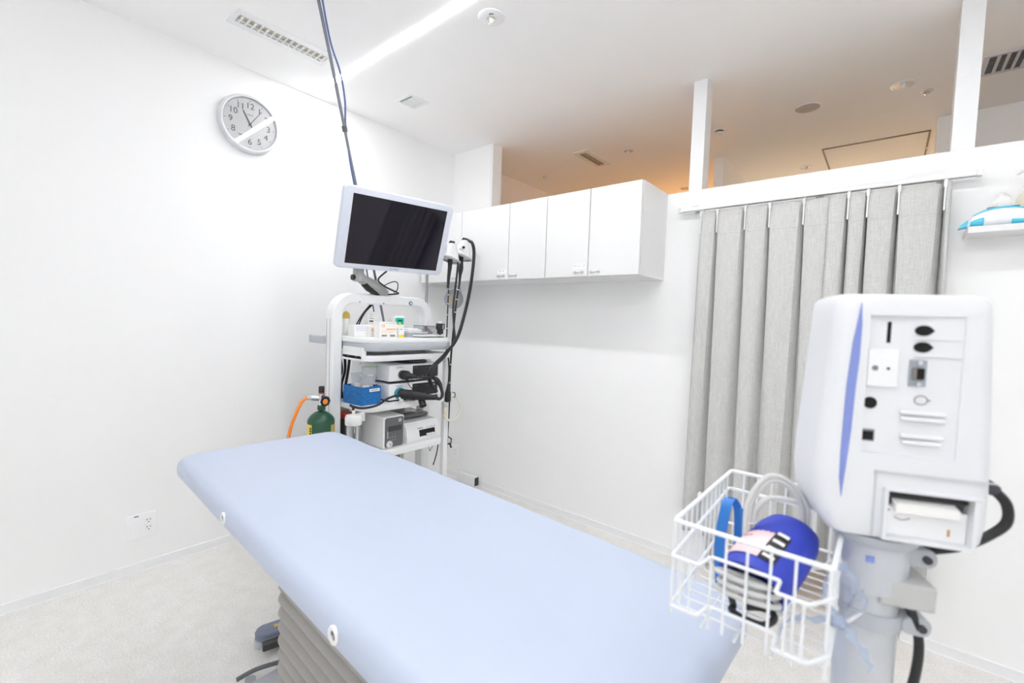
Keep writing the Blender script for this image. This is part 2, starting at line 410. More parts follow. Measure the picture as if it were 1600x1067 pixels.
def ceiling_cassette():
    x0, x1, y0, y1 = 0.825, 0.962, 0.51, 0.91
    t = thing('ceiling_air_outlet', 'narrow air outlet in the warm lit ceiling above the cabinets', 'air vent', ((x0+x1)/2, (y0+y1)/2, H))
    hx, hy = (x1-x0)/2, (y1-y0)/2; ix, iy = .032, hy-.045
    f = bmesh.new()
    for a in ((-hx, hx, -hy, -iy), (-hx, hx, iy, hy), (-hx, -ix, -iy, iy), (ix, hx, -iy, iy)): bx(f, *a, -0.007, 0)
    obj('frame', f, M_OFFW, t)
    obj('backing', box(-ix, ix, -iy, iy, -.001, -.0002), mat('outlet_shade', (.60, .56, .50), .6), t)
    for k in (-.016, .012): obj('vane', box(k-.003, k+.003, -iy, iy, -.010, -.001), M_BEIGE, t)
ceiling_cassette()
def access_hatch():
    x0, x1, y0, y1 = 2.395, 2.995, 1.495, 2.05
    t = thing('ceiling_access_panel', 'square ceiling access panel with thin metal frame', 'access panel', ((x0+x1)/2, (y0+y1)/2, H))
    hx, hy = (x1-x0)/2, (y1-y0)/2
    obj('panel', box(-hx+.01, hx-.01, -hy+.01, hy-.01, -.003, -.0002), M_CEIL, t)
    f = bmesh.new()
    for a in ((-hx, hx, -hy, -hy+.01), (-hx, hx, hy-.01, hy), (-hx, -hx+.01, -hy+.01, hy-.01), (hx-.01, hx, -hy+.01, hy-.01)): bx(f, *a, -.007, 0)
    obj('frame', f, mat('bronze_frame', (0.30, 0.25, 0.21), 0.5), t)
    obj('latch', box(hx-.012, hx+.002, .05, .09, -.010, -.006), M_STEEL, t)
access_hatch()
def big_grille():
    x0, x1, y0, y1 = 3.135, 3.50, 0.57, 0.80
    t = thing('ceiling_slatted_vent', 'slatted metal ceiling vent at the right edge above the half wall', 'air vent', ((x0+x1)/2, (y0+y1)/2, H))
    hx, hy = (x1-x0)/2, (y1-y0)/2; ix, iy = hx-.02, hy-.02
    f = bmesh.new()
    for a in ((-hx, hx, -hy, -iy), (-hx, hx, iy, hy), (-hx, -ix, -iy, iy), (ix, hx, -iy, iy)): bx(f, *a, -.006, 0)
    obj('frame', f, mat('pale_metal', (0.62, 0.62, 0.66), 0.45), t)
    obj('backing', box(-ix, ix, -iy, iy, -.001, -.0002), M_DGREY, t)
    n = 9
    for i in range(n):
        x = -ix + 2*ix*(i+1)/(n+1)
        obj('slat', box(x-.006, x+.006, -iy, iy, -.008, -.001), mat('pale_metal', (0.62, 0.62, 0.66), 0.45), t)
    for k in (-.03, .03): obj('rear_bar', box(-ix, ix, k-.003, k+.003, -.0025, -.001), M_MGREY, t)
big_grille()

# unseen lamps added behind the half wall for the warm ceiling glow
def added_warm_lamp(x, y, z, power, label, col=(1.0, 0.50, 0.18)):
    t = thing('added_glow_lamp', label, 'lamp', (x, y, 0), group='added warm lamps in the next room')
    b = bmesh.new(); lathe(b, [(.13, 0), (.13, .015), (.02, .03)], 24); obj('base', b, M_STEEL, t, True)
    b = bmesh.new(); cyl(b, (0, 0, .025), (0, 0, z-.14), .012); obj('pole', b, M_STEEL, t, True)
    b = bmesh.new(); lathe(b, [(.07, z-.15), (.16, z+.03)], 28, cap=False); obj('lamp_shade', b, M_CREAM, t, True)
    b = bmesh.new(); lathe(b, [(.005, z-.13), (.03, z-.1), (.035, z-.07), (.02, z-.04), (.004, z-.03)], 16); obj('bulb', b, mat('frosted_bulb', (1, .8, .6), .4), t, True)
    l = bpy.data.lights.new('warm_glow_light', 'POINT'); l.energy = power; l.color = col; l.shadow_soft_size = 0.05
    lo = bpy.data.objects.new('warm_glow_light', l); COL.objects.link(lo); lo.parent = t; lo.location = (0, 0, z+.02)
added_warm_lamp(1.15, 2.25, 1.85, WARM_W, 'added unseen uplighter behind the half wall giving the orange ceiling glow')
added_warm_lamp(2.55, 2.75, 1.75, WARM_W*1.5, 'added unseen uplighter far behind the curtain warming the ceiling', (1.0, 0.76, 0.55))

# ------------------------------------------------------------------ wall clock
def clock():
    R = 0.157
    # local: x right (along +y world), y up, z out of the wall (+x world)
    t = thing('wall_clock', 'round white wall clock with grey numerals, hands at eleven and one', 'clock', mtx=axes((0.0, -1.579, 2.390), (0, 1, 0), (0, 0, 1), (1, 0, 0)))
    b = bmesh.new(); lathe(b, [(R-.004, 0), (R, .008), (R, .030), (R-.004, .040), (R-.010, .043), (R-.016, .041), (R-.020, .030)], 64, cap=False)
    obj('rim', b, M_SILVERP if False else mat('clock_rim', (0.72, 0.73, 0.76), 0.35), t, True)
    b = bmesh.new(); lathe(b, [(R-.018, .0), (R-.018, .028)], 64); obj('dial', b, M_PAPER if False else mat('clock_dial', (0.93, 0.93, 0.935), 0.5), t, True)
    mk = mat('clock_ink', (0.16, 0.16, 0.18), 0.6)
    for i in range(1, 13):
        a = math.radians(90-30*i); rr = 0.098
        text('numeral', str(i), 0.045, mk, t, Matrix.Translation((rr*math.cos(a), rr*math.sin(a), .0285)), .0003)
        bb = bmesh.new(); bx(bb, .122, .129, -.0012, .0012, .0282, .0288); bb.transform(Matrix.Rotation(a, 4, 'Z')); obj('hour_mark', bb, mk, t)
    text('maker_name', 'SEIKO', 0.012, M_GRYPRINT, t, Matrix.Translation((0, .050, .0285)), .0002)
    def hand(nm, deg, l, w0, zz):
        a = math.radians(90-deg); bb = bmesh.new(); prism(bb, [(-.018, -w0), (l, -w0*.7), (l, w0*.7), (-.018, w0)], zz, zz+.001); bb.transform(Matrix.Rotation(a, 4, 'Z')); obj(nm, bb, mk, t)
    hand('hour_hand', 331, .074, .0036, .031); hand('minute_hand', 34, .106, .0018, .0335)
    b = bmesh.new(); lathe(b, [(.006, .030), (.006, .036), (.003, .037)], 14); obj('hub', b, mk, t, True)
    b = bmesh.new(); lathe(b, [(R-.017, .0375), (R-.017, .0390)], 48); obj('glass', b, thin_glass(), t, True)
clock()

# ------------------------------------------------------------------ outlets
M_PLATE = mat('outlet_white', (0.95, 0.95, 0.96), 0.35, var=.003)
def outlet_left():
    t = thing('wall_outlet', 'white double wall outlet plate with two sockets low on the left wall', 'outlet', mtx=axes((0, -2.061, 0.235), (0, 1, 0), (0, 0, 1), (1, 0, 0)))
    b = bmesh.new(); prism(b, rrect(.116, .122, .003, 3), 0, .008, 'xy', .002); obj('plate', b, M_PLATE, t)
    obj('blank_insert', box(-.047, -.009, -.035, .035, .006, .0095, bev=.001, seg=1), M_PLATE, t)
    s = obj('socket_insert', box(.012, .044, -.043, .043, .006, .0095, bev=.001, seg=1), M_PLATE, t)
    for cy in (.022, -.016):
        for dx, h in ((-.0065, .009), (.0065, .0075)):
            obj('slot', box(.028+dx-.0014, .028+dx+.0014, cy-h/2+.004, cy+h/2+.004, .0094, .0099), M_BLKPRINT, s)
        b = bmesh.new(); cyl(b, (.028, cy-.009, .0094), (.028, cy-.009, .0099), .0026, n=12); obj('ground_hole', b, M_BLKPRINT, s)
    obj('sticker', box(-.030, -.012, .050, .056, .0075, .0083), mat('violet_ink', (.20, .18, .42), .6), t)
outlet_left()
def outlet_back():
    t = thing('wall_outlet', 'single white outlet plate on the back wall beside the equipment cart', 'outlet', mtx=axes((0.12, 0, 0.215), (1, 0, 0), (0, 0, 1), (0, -1, 0)))
    b = bmesh.new(); prism(b, rrect(.075, .122, .003, 3), 0, .008, 'xy', .002); obj('plate', b, M_PLATE, t)
    s = obj('socket_insert', box(-.014, .014, -.035, .035, .006, .0095), M_PLATE, t)
    for cy in (.018, -.012):
        for dx in (-.006, .006): obj('slot', box(dx-.0013, dx+.0013, cy-.004, cy+.004, .0094, .0099), M_GRYPRINT, s)
outlet_back()
b = bmesh.new(); bx(b, .20, .395, -.055, -.008, .045, .125, bev=.006)
tb = thing('cable_box', 'low white box with a dark end standing by the back wall behind the bed', 'box', (.335, -.04, 0))
b.transform(Matrix.Translation((-.335, .04, -.045))); obj('body', b, M_WHITE, tb)
obj('end_panel', box(.0602, .0635, -.012, .029, .008, .072), M_DGREY, tb)

# ------------------------------------------------------------------ wall cabinets
CY = -0.348; CZ0, CZ1 = 1.604, 2.10
def cabinet(x0, x1, doors, label):
    t = thing('wall_cabinet', label, 'cabinet', ((x0+x1)/2, 0, CZ0), group='white wall cabinets in a row')
    ox = (x0+x1)/2; h = CZ1-CZ0
    g = bmesh.new()
    th = .016
    bx(g, x0-ox, x0-ox+th, CY+.022, 0, 0, h); bx(g, x1-ox-th, x1-ox, CY+.022, 0, 0, h)
    bx(g, x0-ox+th, x1-ox-th, CY+.022, 0, 0, th); bx(g, x0-ox+th, x1-ox-th, CY+.022, 0, h-th, h); bx(g, x0-ox+th, x1-ox-th, -.012, -.003, th, h-th)
    obj('body', g, M_GLOSSW, t)
    for a, b_, side in doors:
        d = obj('door', box(a-ox+.0025, b_-ox-.0025, CY, CY+.019, .002, h-.002, bev=.001, seg=1), M_GLOSSW, t)
        hx = (b_-.057 if side == 'r' else a+.047)-ox
        hb = bmesh.new()
        tube(hb, cr([(hx-.024, CY, .026), (hx-.024, CY-.018, .025), (hx, CY-.024, .020), (hx+.024, CY-.018, .025), (hx+.024, CY, .026)], 5), .004, 8)
        hd = obj('handle', hb, M_STEEL, d, True)
        pb = bmesh.new()
        for s in (-1, 1): cyl(pb, (hx+s*.024, CY+.0005, .026), (hx+s*.024, CY-.004, .026), .008, n=12)
        hp = obj('handle_rose', pb, M_STEEL, d, True)
    return t, ox
cabinet(0.03, 0.476, [(0.03, 0.476, 'r')], 'single door white wall cabinet in the corner, half hidden by the monitor')
cB, oB = cabinet(0.476, 1.221, [(0.476, 0.922, 'r'), (0.922, 1.221, 'l')], 'white two door wall cabinet in the middle of the row')
cC, oC = cabinet(1.221, 1.828, [(1.221, 1.52, 'r'), (1.52, 1.828, 'l')], 'white two door wall cabinet at the right end of the row')
def note(t, ox, cx, z, w_, s, sz):
    obj('label_sticker', box(cx-w_/2-ox, cx+w_/2-ox, CY-.0006, CY-.0001, z-.014-CZ0, z+.014-CZ0), M_PAPER, t)
    text('sticker_text', s, sz, M_GRYPRINT, t, axes((cx-ox, CY-.0009, z-CZ0), (1, 0, 0), (0, 0, 1), (0, -1, 0)), .0001)
note(cC, oC, 1.463, 1.665, .085, 'ポリープ', .020)
note(cB, oB, 0.868, 1.662, .075, 'ガーゼ', .017)

# ------------------------------------------------------------------ curtain and rail
def rail():
    t = thing('curtain_rail', 'long white curtain rail fixed to the half wall', 'curtain rail', (2.505, -.045, 1.985))
    r = bmesh.new(); prism(r, rrect(.028, .022, .004, 3), -.585, .585, 'yz', 0); obj('track', r, M_WHITE, t)
    obj('track_slot', box(-.58, .58, -.003, .003, -.0116, -.0108), M_GRYPRINT, t)
    for s in (-1, 1): obj('end_cap', box(s*.585-.008, s*.585+.008, -.016, .016, -.013, .013, bev=.002), M_GLOSSW, t)
    for x in (-.50, .06, .48):
        b = bmesh.new(); bx(b, x-.016, x+.016, -.006, .045, .011, .015); bx(b, x-.016, x+.016, .041, .0448, -.012, .015); obj('bracket', b, M_STEEL, t)
rail()
def curtain(label, xs, yf, yb, zt, zb, flare, seed):
    rnd = random.Random(seed)
    t = thing('curtain', label, 'curtain', (0, 0, 0), group='grey curtains on the rail')
    NZ = 36; n = len(xs)-1
    amp = [rnd.uniform(.016, .032) for _ in range(n)]; ph = [rnd.uniform(-.6, .6) for _ in range(n)]
    opn = [rnd.uniform(.016, .030) for _ in range(n+1)]
    def profile(k):          # k 0 top .. 1 bottom
        pts = []; xm = (xs[0]+xs[-1])/2
        for i in range(n):
            a, b_ = xs[i], xs[i+1]
            sh = lambda x: x + (x-xm)*flare*k
            g0 = .003 + opn[i]*k**.8 if i else 0.0; g1 = .003 + opn[i+1]*k**.8 if i < n-1 else 0.0
            if i: pts.append((sh(a), yb))
            wv = .006*k*math.sin(7*k+ph[i]*4)
            m = 9
            for j in range(m):
                s = j/(m-1); x = a+g0+(b_-a-g0-g1)*s + wv*math.sin(PI*s)
                bul = amp[i]*math.sin(PI*min(1, s*.9+.05))*(0.55+0.5*k) + .010*k*math.sin(2*PI*s*1.5+ph[i]*5)
                edge = 0.006*math.exp(-((s)/.05)**2) + .022*math.exp(-((1-s)/.07)**2)
                lean = (-.016*(1-s) + .012*s)*(0.4+0.6*k)
                pts.append((sh(x), yf - bul*.55 + lean + edge))
        return pts
    bm = bmesh.new()
    secs = []
    for q in range(NZ+1):
        k = q/NZ; z = zt+(zb-zt)*k
        pr = profile(k)
        secs.append([(x, y, z + (.010*math.sin(PI*((i % 10)/9.0)) if q == 0 else 0)) for i, (x, y) in enumerate(pr)])
    loft(bm, secs, False, False)
    o = obj('fabric', bm, M_FAB, t, True)
    md = o.modifiers.new('thickness', 'SOLIDIFY'); md.thickness = .0022; md.offset = 1
    k = .115/(zt-zb); pr = profile(k); sm = bmesh.new()
    tube(sm, [(x, y-.0018, zt-.115) for x, y in pr], .0009, 4); obj('header_seam', sm, M_SEAM, t)
    hm = bmesh.new(); tube(hm, [(x, y-.0012, zb+.05) for x, y in profile(1)], .0009, 4); obj('hem_seam', hm, M_SEAM, t)
    for i, x in enumerate(xs):
        if abs(x-3.014) < .001 or abs(x-2.610) < .001: continue
        hb = bmesh.new()
        bx(hb, x-.0032, x+.0032, yf-.010, yf-.004, zt-.105, zt+.012, bev=.001, seg=1)
        bx(hb, x-.006, x+.006, yf-.011, yf+.006, zt-.012, zt+.018, bev=.002, seg=1)
        cyl(hb, (x, -.045, zt+.030), (x, -.045, zt+.012), .004, n=8)
        bx(hb, x-.002, x+.002, -.047, yf+.010, zt+.010, zt+.014)
        obj('hook', hb, M_GLOSSW, t)
    t.location = ((xs[0]+xs[-1])/2, yf, zb)
    for c in [o for o in COL.objects if o.parent == t]: c.location = -t.location
curtain('pleated light grey curtain panel nearest the wall cabinets', [2.044, 2.128, 2.261, 2.371, 2.513, 2.640], -.070, -.020, 1.945, 0.215, .04, 3)
curtain('pleated light grey curtain panel nearest the corner shelf', [2.610, 2.682, 2.750, 2.853, 2.994, 3.014], -.078, -.022, 1.948, 0.210, .02, 11)

# ------------------------------------------------------------------ wall shelf on the right with wipes and bottle
sh = thing('wall_shelf', 'thin white wall shelf right of the curtain', 'shelf', (3.50, 0, 1.735))
obj('board', box(-.438, .45, -.150, 0, 0, .024, bev=.0015, seg=1), M_GLOSSW, sh)
obj('bracket', box(.30, .31, -.10, 0, -.06, 0), M_WHITE, sh)
def wipes():
    t = thing('wipes_pack', 'blue and white soft pack of wipes lying on the wall shelf', 'wipes pack', (3.155, -.100, 1.759), 0.0)
    def sec(x, w, h):
        return [(x, w*math.cos(a)*(abs(math.cos(a))**-.35 if abs(math.cos(a)) > .05 else 1), h*.5+h*.5*math.sin(a)*(abs(math.sin(a))**-.35 if abs(math.sin(a)) > .05 else 1)) for a in [2*PI*j/20 for j in range(20)]]
    b = bmesh.new(); S_ = []
    for k in range(15):
        s = k/14; x = -.095+.19*s; e = math.sin(PI*s)**.35 if 0 < s < 1 else 0.06
        S_.append([(px, py*1, max(0.0005, pz)) for px, py, pz in sec(x, .036+.008*e, .006+.066*e)])
    loft(b, S_); obj('body', b, mat('wipes_film', (0.86, 0.89, 0.93), 0.25, var=.04, scale=40, bump=.4), t, True)
    for nm, x0, x1, j0, j1 in (('blue_patch', -.088, -.052, 10, 15), ('blue_patch', .020, .060, 11, 15), ('blue_band', -.080, .080, 4, 9)):
        b = bmesh.new(); S_ = []
        for k in range(7):
            s = (x0+(x1-x0)*k/6+.095)/.19; x = -.095+.19*s; e = math.sin(PI*s)**.35
            S_.append([(px, py*1.015, max(.0004, pz*1.012)) for px, py, pz in sec(x, .036+.008*e, .006+.066*e)][j0:j1])
        rings = [[b.verts.new(p) for p in q] for q in S_]; ring_faces(b, rings, False, False, False)
        o = obj(nm, b, M_CYAN, t, True); md = o.modifiers.new('thickness', 'SOLIDIFY'); md.thickness = .001; md.offset = 1
    b = bmesh.new(); prism(b, rrect(.085, .040, .010, 4), .0725, .0750, 'xy', .0008); obj('flip_label', b, M_GLOSSW, t)
    b = bmesh.new()
    sec2 = [[(-.03+.055*i/6, -.012+.006*math.sin(i*1.3), .074), (-.028+.05*i/6, .006*math.sin(i*1.9), .098+.010*math.sin(PI*i/6)), (-.026+.045*i/6, .010, .112+.016*math.sin(PI*i/6))] for i in range(7)]
    loft(b, sec2, False, False); o = obj('wipe_sheet', b, M_PAPER, t, True); md = o.modifiers.new('thickness', 'SOLIDIFY'); md.thickness = .0012
    b = bmesh.new(); prism(b, [(-.118, 0), (-.093, .004), (-.093, .03), (-.112, .012)], -.03, .02, 'xz'); obj('sealed_end', b, M_CYAN, t)
wipes()
def pump_bottle():
    t = thing('pump_bottle', 'tall clear and cream pump bottle on the wall shelf', 'bottle', (3.228, -.037, 1.759))
    b = bmesh.new(); lathe(b, [(.030, 0), (.034, .004), (.034, .10), (.030, .12), (.014, .135), (.013, .145)], 24); obj('body', b, M_CREAM, t, True)
    b = bmesh.new(); lathe(b, [(.016, .145), (.016, .17), (.006, .175), (.006, .20), (.012, .205), (.012, .215), (.004, .218)], 18); obj('pump', b, M_GLOSSW, t, True)
    b = bmesh.new(); tube(b, cr([(0, 0, .21), (-.02, 0, .213), (-.035, 0, .203)], 4), .005, 8); obj('nozzle', b, M_GLOSSW, t, True)
pump_bottle()

# ================================================================== TREATMENT BED
BZ = 0.80
bed = thing('treatment_bed', 'pale blue padded treatment bed on a grey bellows lift base', 'bed', (1.7625, -1.853, 0), math.radians(-2.5))
def cushion():
    L, Wd, T = 1.80, .628, .064; rc, re = .075, .034
    secs = []; prof = []
    for i in range(9):
        a = PI/2*i/8; prof.append((re*(1-math.cos(a)) if False else re-re*math.sin(a), re*(math.cos(a))))
    # bottom small bevel then side then top rounding
    pr = [(.012, 0), (.003, .004), (0, .012)] + [(re-re*math.cos(a), T-re+re*math.sin(a)) for a in [PI/2*i/8 for i in range(9)]]
    for ins, z in pr:
        secs.append([(x, y, BZ-T+z) for x, y in rrect(L-2*ins, Wd-2*ins, max(.02, rc-ins), 8)])
    # slightly crowned top
    for ins, dz in ((.09, .003), (.16, .005)):
        secs.append([(x, y, BZ+dz) for x, y in rrect(L-2*ins, Wd-2*ins, max(.02, rc-ins*.5), 8)])
    b = bmesh.new(); loft(b, secs)
    return obj('cushion', b, M_BED, bed, True)
cushion()
def grommets():
    for x in (-.285, .365, .78):
        for s in (-1, 1):
            y = s*.314; z = BZ-.0365
            m = axes((x, y, z), (1, 0, 0), (0, 0, 1), (0, s, 0)) if s < 0 else axes((x, y, z), (-1, 0, 0), (0, 0, 1), (0, s, 0))
            b = bmesh.new(); lathe(b, [(.0165, -.004), (.0175, .001), (.016, .0035), (.010, .003), (.0085, -.002)], 24, m, cap=False); g = obj('air_vent', b, M_WHITE, bed, True)
            b = bmesh.new(); lathe(b, [(.009, -.001), (.009, .0006)], 18, m); obj('vent_hole', b, M_DGREY, g)
            b = bmesh.new(); bx(b, -.003, .003, -.007, .001, .0006, .002); b.transform(m); obj('vent_pin', b, M_CHROME, g)
grommets()
def bed_base():
    obj('deck', box(-.86, .86, -.26, .26, BZ-.085, BZ-.0635, bev=.004, seg=1), M_LGREY, bed)
    z0, z1 = .115, BZ-.085; n = 14; secs = []
    for i in range(n):
        a = z0+(z1-z0)*i/n; h = (z1-z0)/n
        for f, ins in ((0.0, .030), (.18, .012), (.38, .002), (.5, 0), (.62, .002), (.82, .012)):
            secs.append([(x+.12, y, a+h*f) for x, y in rrect(.86-2*ins, .36-2*ins, .07-ins*.5, 7)])
    secs.append([(x+.12, y, z1) for x, y in rrect(.80, .30, .055, 7)])
    b = bmesh.new(); loft(b, secs); obj('bellows', b, M_BELLOW, bed, True)
    b = bmesh.new(); prism(b, rrect(1.02, .44, .05, 5), .03, .115, 'xy', .012)
    for v in b.verts: v.co.x += .12
    obj('base_plate', b, M_LGREY, bed)
    for sx in (-.28, .52):
        for sy in (-.17, .17):
            b = bmesh.new(); lathe(b, [(.03, 0), (.03, .02), (.015, .025), (.015, .035)], 16, Matrix.Translation((sx, sy, 0))); obj('foot', b, M_RUBBER, bed, True)
bed_base()
def pedal():
    t = thing('foot_pedal', 'blue grey foot switch on the floor beside the bellows base', 'foot pedal', (1.010, -1.765, 0), math.radians(76))
    b = bmesh.new(); prism(b, rrect(.26, .085, .042, 8), 0, .030, 'xy', .006); obj('base', b, M_LGREY, t)
    b = bmesh.new(); prism(b, rrect(.255, .080, .040, 8), .030, .060, 'xy', .010); tp = obj('top_cover', b, M_BLUEGREY, t, True)
    for dx, m in ((-.045, M_YCAP), (-.005, M_CREAM), (.03, M_YCAP)):
        b = bmesh.new(); prism(b, [(dx-.014, -.012), (dx+.014, 0), (dx-.014, .012)], .0601, .0615); obj('arrow_mark', b, m, tp)
    b = bmesh.new(); bx(b, -.11, .14, -.085, -.055, .022, .046, bev=.004); obj('pedal_bar', b, M_DGREY, t)
    obj('bar_edge', box(-.112, .142, -.0565, -.0545, .044, .049), M_CHROME, t)
    for k in (-.03, .09):
        b = bmesh.new(); cyl(b, (k, -.06, .034), (k, -.035, .034), .009, n=12); obj('pivot', b, M_STEEL, t)
    b = bmesh.new(); cyl(b, (-.02, -.07, 0), (-.02, -.07, .022), .030, n=20); obj('rubber_foot', b, M_LGREY, t)
pedal()
def lever():
    t = thing('lift_lever', 'grey bent foot lever and small bracket by the bellows base', 'foot lever', (1.16, -1.985, 0))
    b = bmesh.new(); tube(b, cr([(-.015, -.024, .030), (.010, .030, .050), (.042, .098, .055), (.075, .18, .055)], 6), .008, 10); obj('bar', b, M_MGREY, t, True)
    b = bmesh.new(); cyl(b, (.012, .010, 0), (.012, .010, .028), .018, n=20); obj('foot', b, M_LGREY, t, True)
    obj('bracket', box(.045, .14, .0, .10, .0, .040, bev=.004), M_LGREY, t)
    b = bmesh.new(); tube(b, cr([(.06, .09, .040), (.055, .095, .075), (.07, .12, .095), (.09, .14, .07)], 5), .006, 8); obj('cable', b, M_GREYCAB, t, True)
lever()

# ================================================================== ENDOSCOPY CART
cart = thing('endoscopy_cart', 'white wheeled equipment cart with arched frame and three shelves', 'cart', (.50, -.95, 0))
def cart_frame():
    o = Vector((.50, -.95, 0))
    def L(p): return tuple(Vector(p)-o)
    # arch as one swept profile in the y-z plane
    X0, X1 = .42, .50; yl, yr, zt = -1.322, -.615, 1.465
    th, R = .060, .13
    def arc(inset):
        P = []; r = R-inset
        P.append((yl+inset, .12)); 
        for i in range(13):
            a = PI - PI/2*i/12; P.append((yl+R+r*math.cos(a), zt-R+r*math.sin(a)))
        for i in range(13):
            a = PI/2 - PI/2*i/12; P.append((yr-R+r*math.cos(a), zt-R+r*math.sin(a)))
        P.append((yr-inset, .12)); return P
    a, b_ = arc(0), arc(th); bm = bmesh.new(); secs = []
    for (ya, za), (yb, zb) in zip(a, b_):
        d = Vector((0, yb-ya, zb-za)); e = d.normalized()*.008
        A, B = Vector((0, ya, za)), Vector((0, yb, zb)); 
        q = []
        for x, P in ((X0, A+e), (X0+.008, A), (X1-.008, A), (X1, A+e), (X1, B-e), (X1-.008, B), (X0+.008, B), (X0, B-e)):
            q.append(L((x, P.y, P.z)))
        secs.append(q)
    loft(bm, secs); obj('arch_frame', bm, M_WHITE, cart, True)
    for x in (.432, .468):
        g = bmesh.new(); bx(g, *[v for v in (x-o.x, x-o.x+.0035, yl-.0006-o.y, yl+.001-o.y)], .15, zt-R-.02); obj('groove', g, M_GAP, cart)
    b = bmesh.new(); cyl(b, L((.50, -.80, 1.425)), L((.505, -.80, 1.425)), .013, n=20); lk = obj('lock_knob', b, M_TEALC, cart, True)
    b = bmesh.new(); cyl(b, L((.505, -.80, 1.425)), L((.5065, -.80, 1.425)), .007, n=16); obj('knob_face', b, M_CREAM, lk)
    for y in (-1.16, -1.0):
        b = bmesh.new(); cyl(b, L((.50, y, 1.415)), L((.5015, y, 1.415)), .004, n=10); obj('screw', b, M_MGREY, cart)
    # top tray with rounded front corner
    def slab(name, x0, x1, y0, y1, z0, z1, r, m, bev=.004):
        P = [(x0, y0), (x1-r, y0)] + [(x1-r+r*math.sin(k), y0+r-r*math.cos(k)) for k in [PI/2*i/8 for i in range(1, 9)]] + [(x1-r+r*math.cos(k), y1-r+r*math.sin(k)) for k in [PI/2*i/8 for i in range(9)]] + [(x0, y1)]
        bm = bmesh.new(); prism(bm, [(p[0]-o.x, p[1]-o.y) for p in P], z0, z1, 'xy', bev); return obj(name, bm, m, cart, True)
    slab('top_tray', .30, .745, -1.262, -.645, 1.190, 1.217, .075, M_WHITE)
    slab('tray_bumper', .33, .755, -1.255, -.640, 1.145, 1.192, .080, M_LGREY, .010)
    slab('drawer_shelf', .32, .740, -1.262, -.650, 1.090, 1.122, .05, M_WHITE)
    slab('middle_shelf', .28, .745, -1.262, -.675, .815, .850, .07, M_WHITE)
    slab('lower_shelf', .28, .745, -1.262, -.690, .550, .588, .07, M_WHITE)
    slab('base_shelf', .20, .78, -1.32, -.615, .09, .14, .06, M_WHITE)
    obj('drawer_bracket', box(*(.50-o.x, .70-o.x), -1.262-o.y, -1.235-o.y, 1.10, 1.165, bev=.003), M_WHITE, cart)
    for k in (.56, .64):
        b = bmesh.new(); cyl(b, L((k, -1.2625, 1.115)), L((k, -1.264, 1.115)), .005, n=10); obj('screw', b, M_STEEL, cart)
    b = bmesh.new(); prism(b, rrect(.030, .060, .008, 4), -.640, -.602, 'xz', .003)
    b.transform(Matrix.Translation((.655-o.x, -o.y, .0)) @ Matrix.Translation((0, 0, 0)))
    for v in b.verts: v.co.z = .11 if v.co.z < 0 else 1.12
    obj('side_post', b, M_WHITE, cart)
    b = bmesh.new(); bx(b, .27-o.x, .43-o.x, -1.345-o.y, -1.322-o.y, 1.172, 1.218, bev=.006); obj('side_handle', b, M_LGREY, cart)
    obj('rear_panel', box(.285-o.x, .300-o.x, -1.262-o.y, -.675-o.y, .14, .815), mat('vent_panel', (.52, .51, .49), .5), cart)
    for i in range(7):
        y = -.80+.014*i
        obj('vent_slot', box(.3002-o.x, .3015-o.x, y-o.y, y+.006-o.y, .16, .52), M_DGREY, cart)
    for x in (.26, .72):
        for y in (-1.27, -.665):
            b = bmesh.new(); cyl(b, L((x, y-.018, .045)), L((x, y+.018, .045)), .045, n=20); w_ = obj('caster', b, M_RUBBER, cart, True)
            b = bmesh.new(); bx(b, x-.02-o.x, x+.02-o.x, y-.024-o.y, y+.024-o.y, .060, .092); obj('caster_fork', b, M_LGREY, w_)
cart_frame()

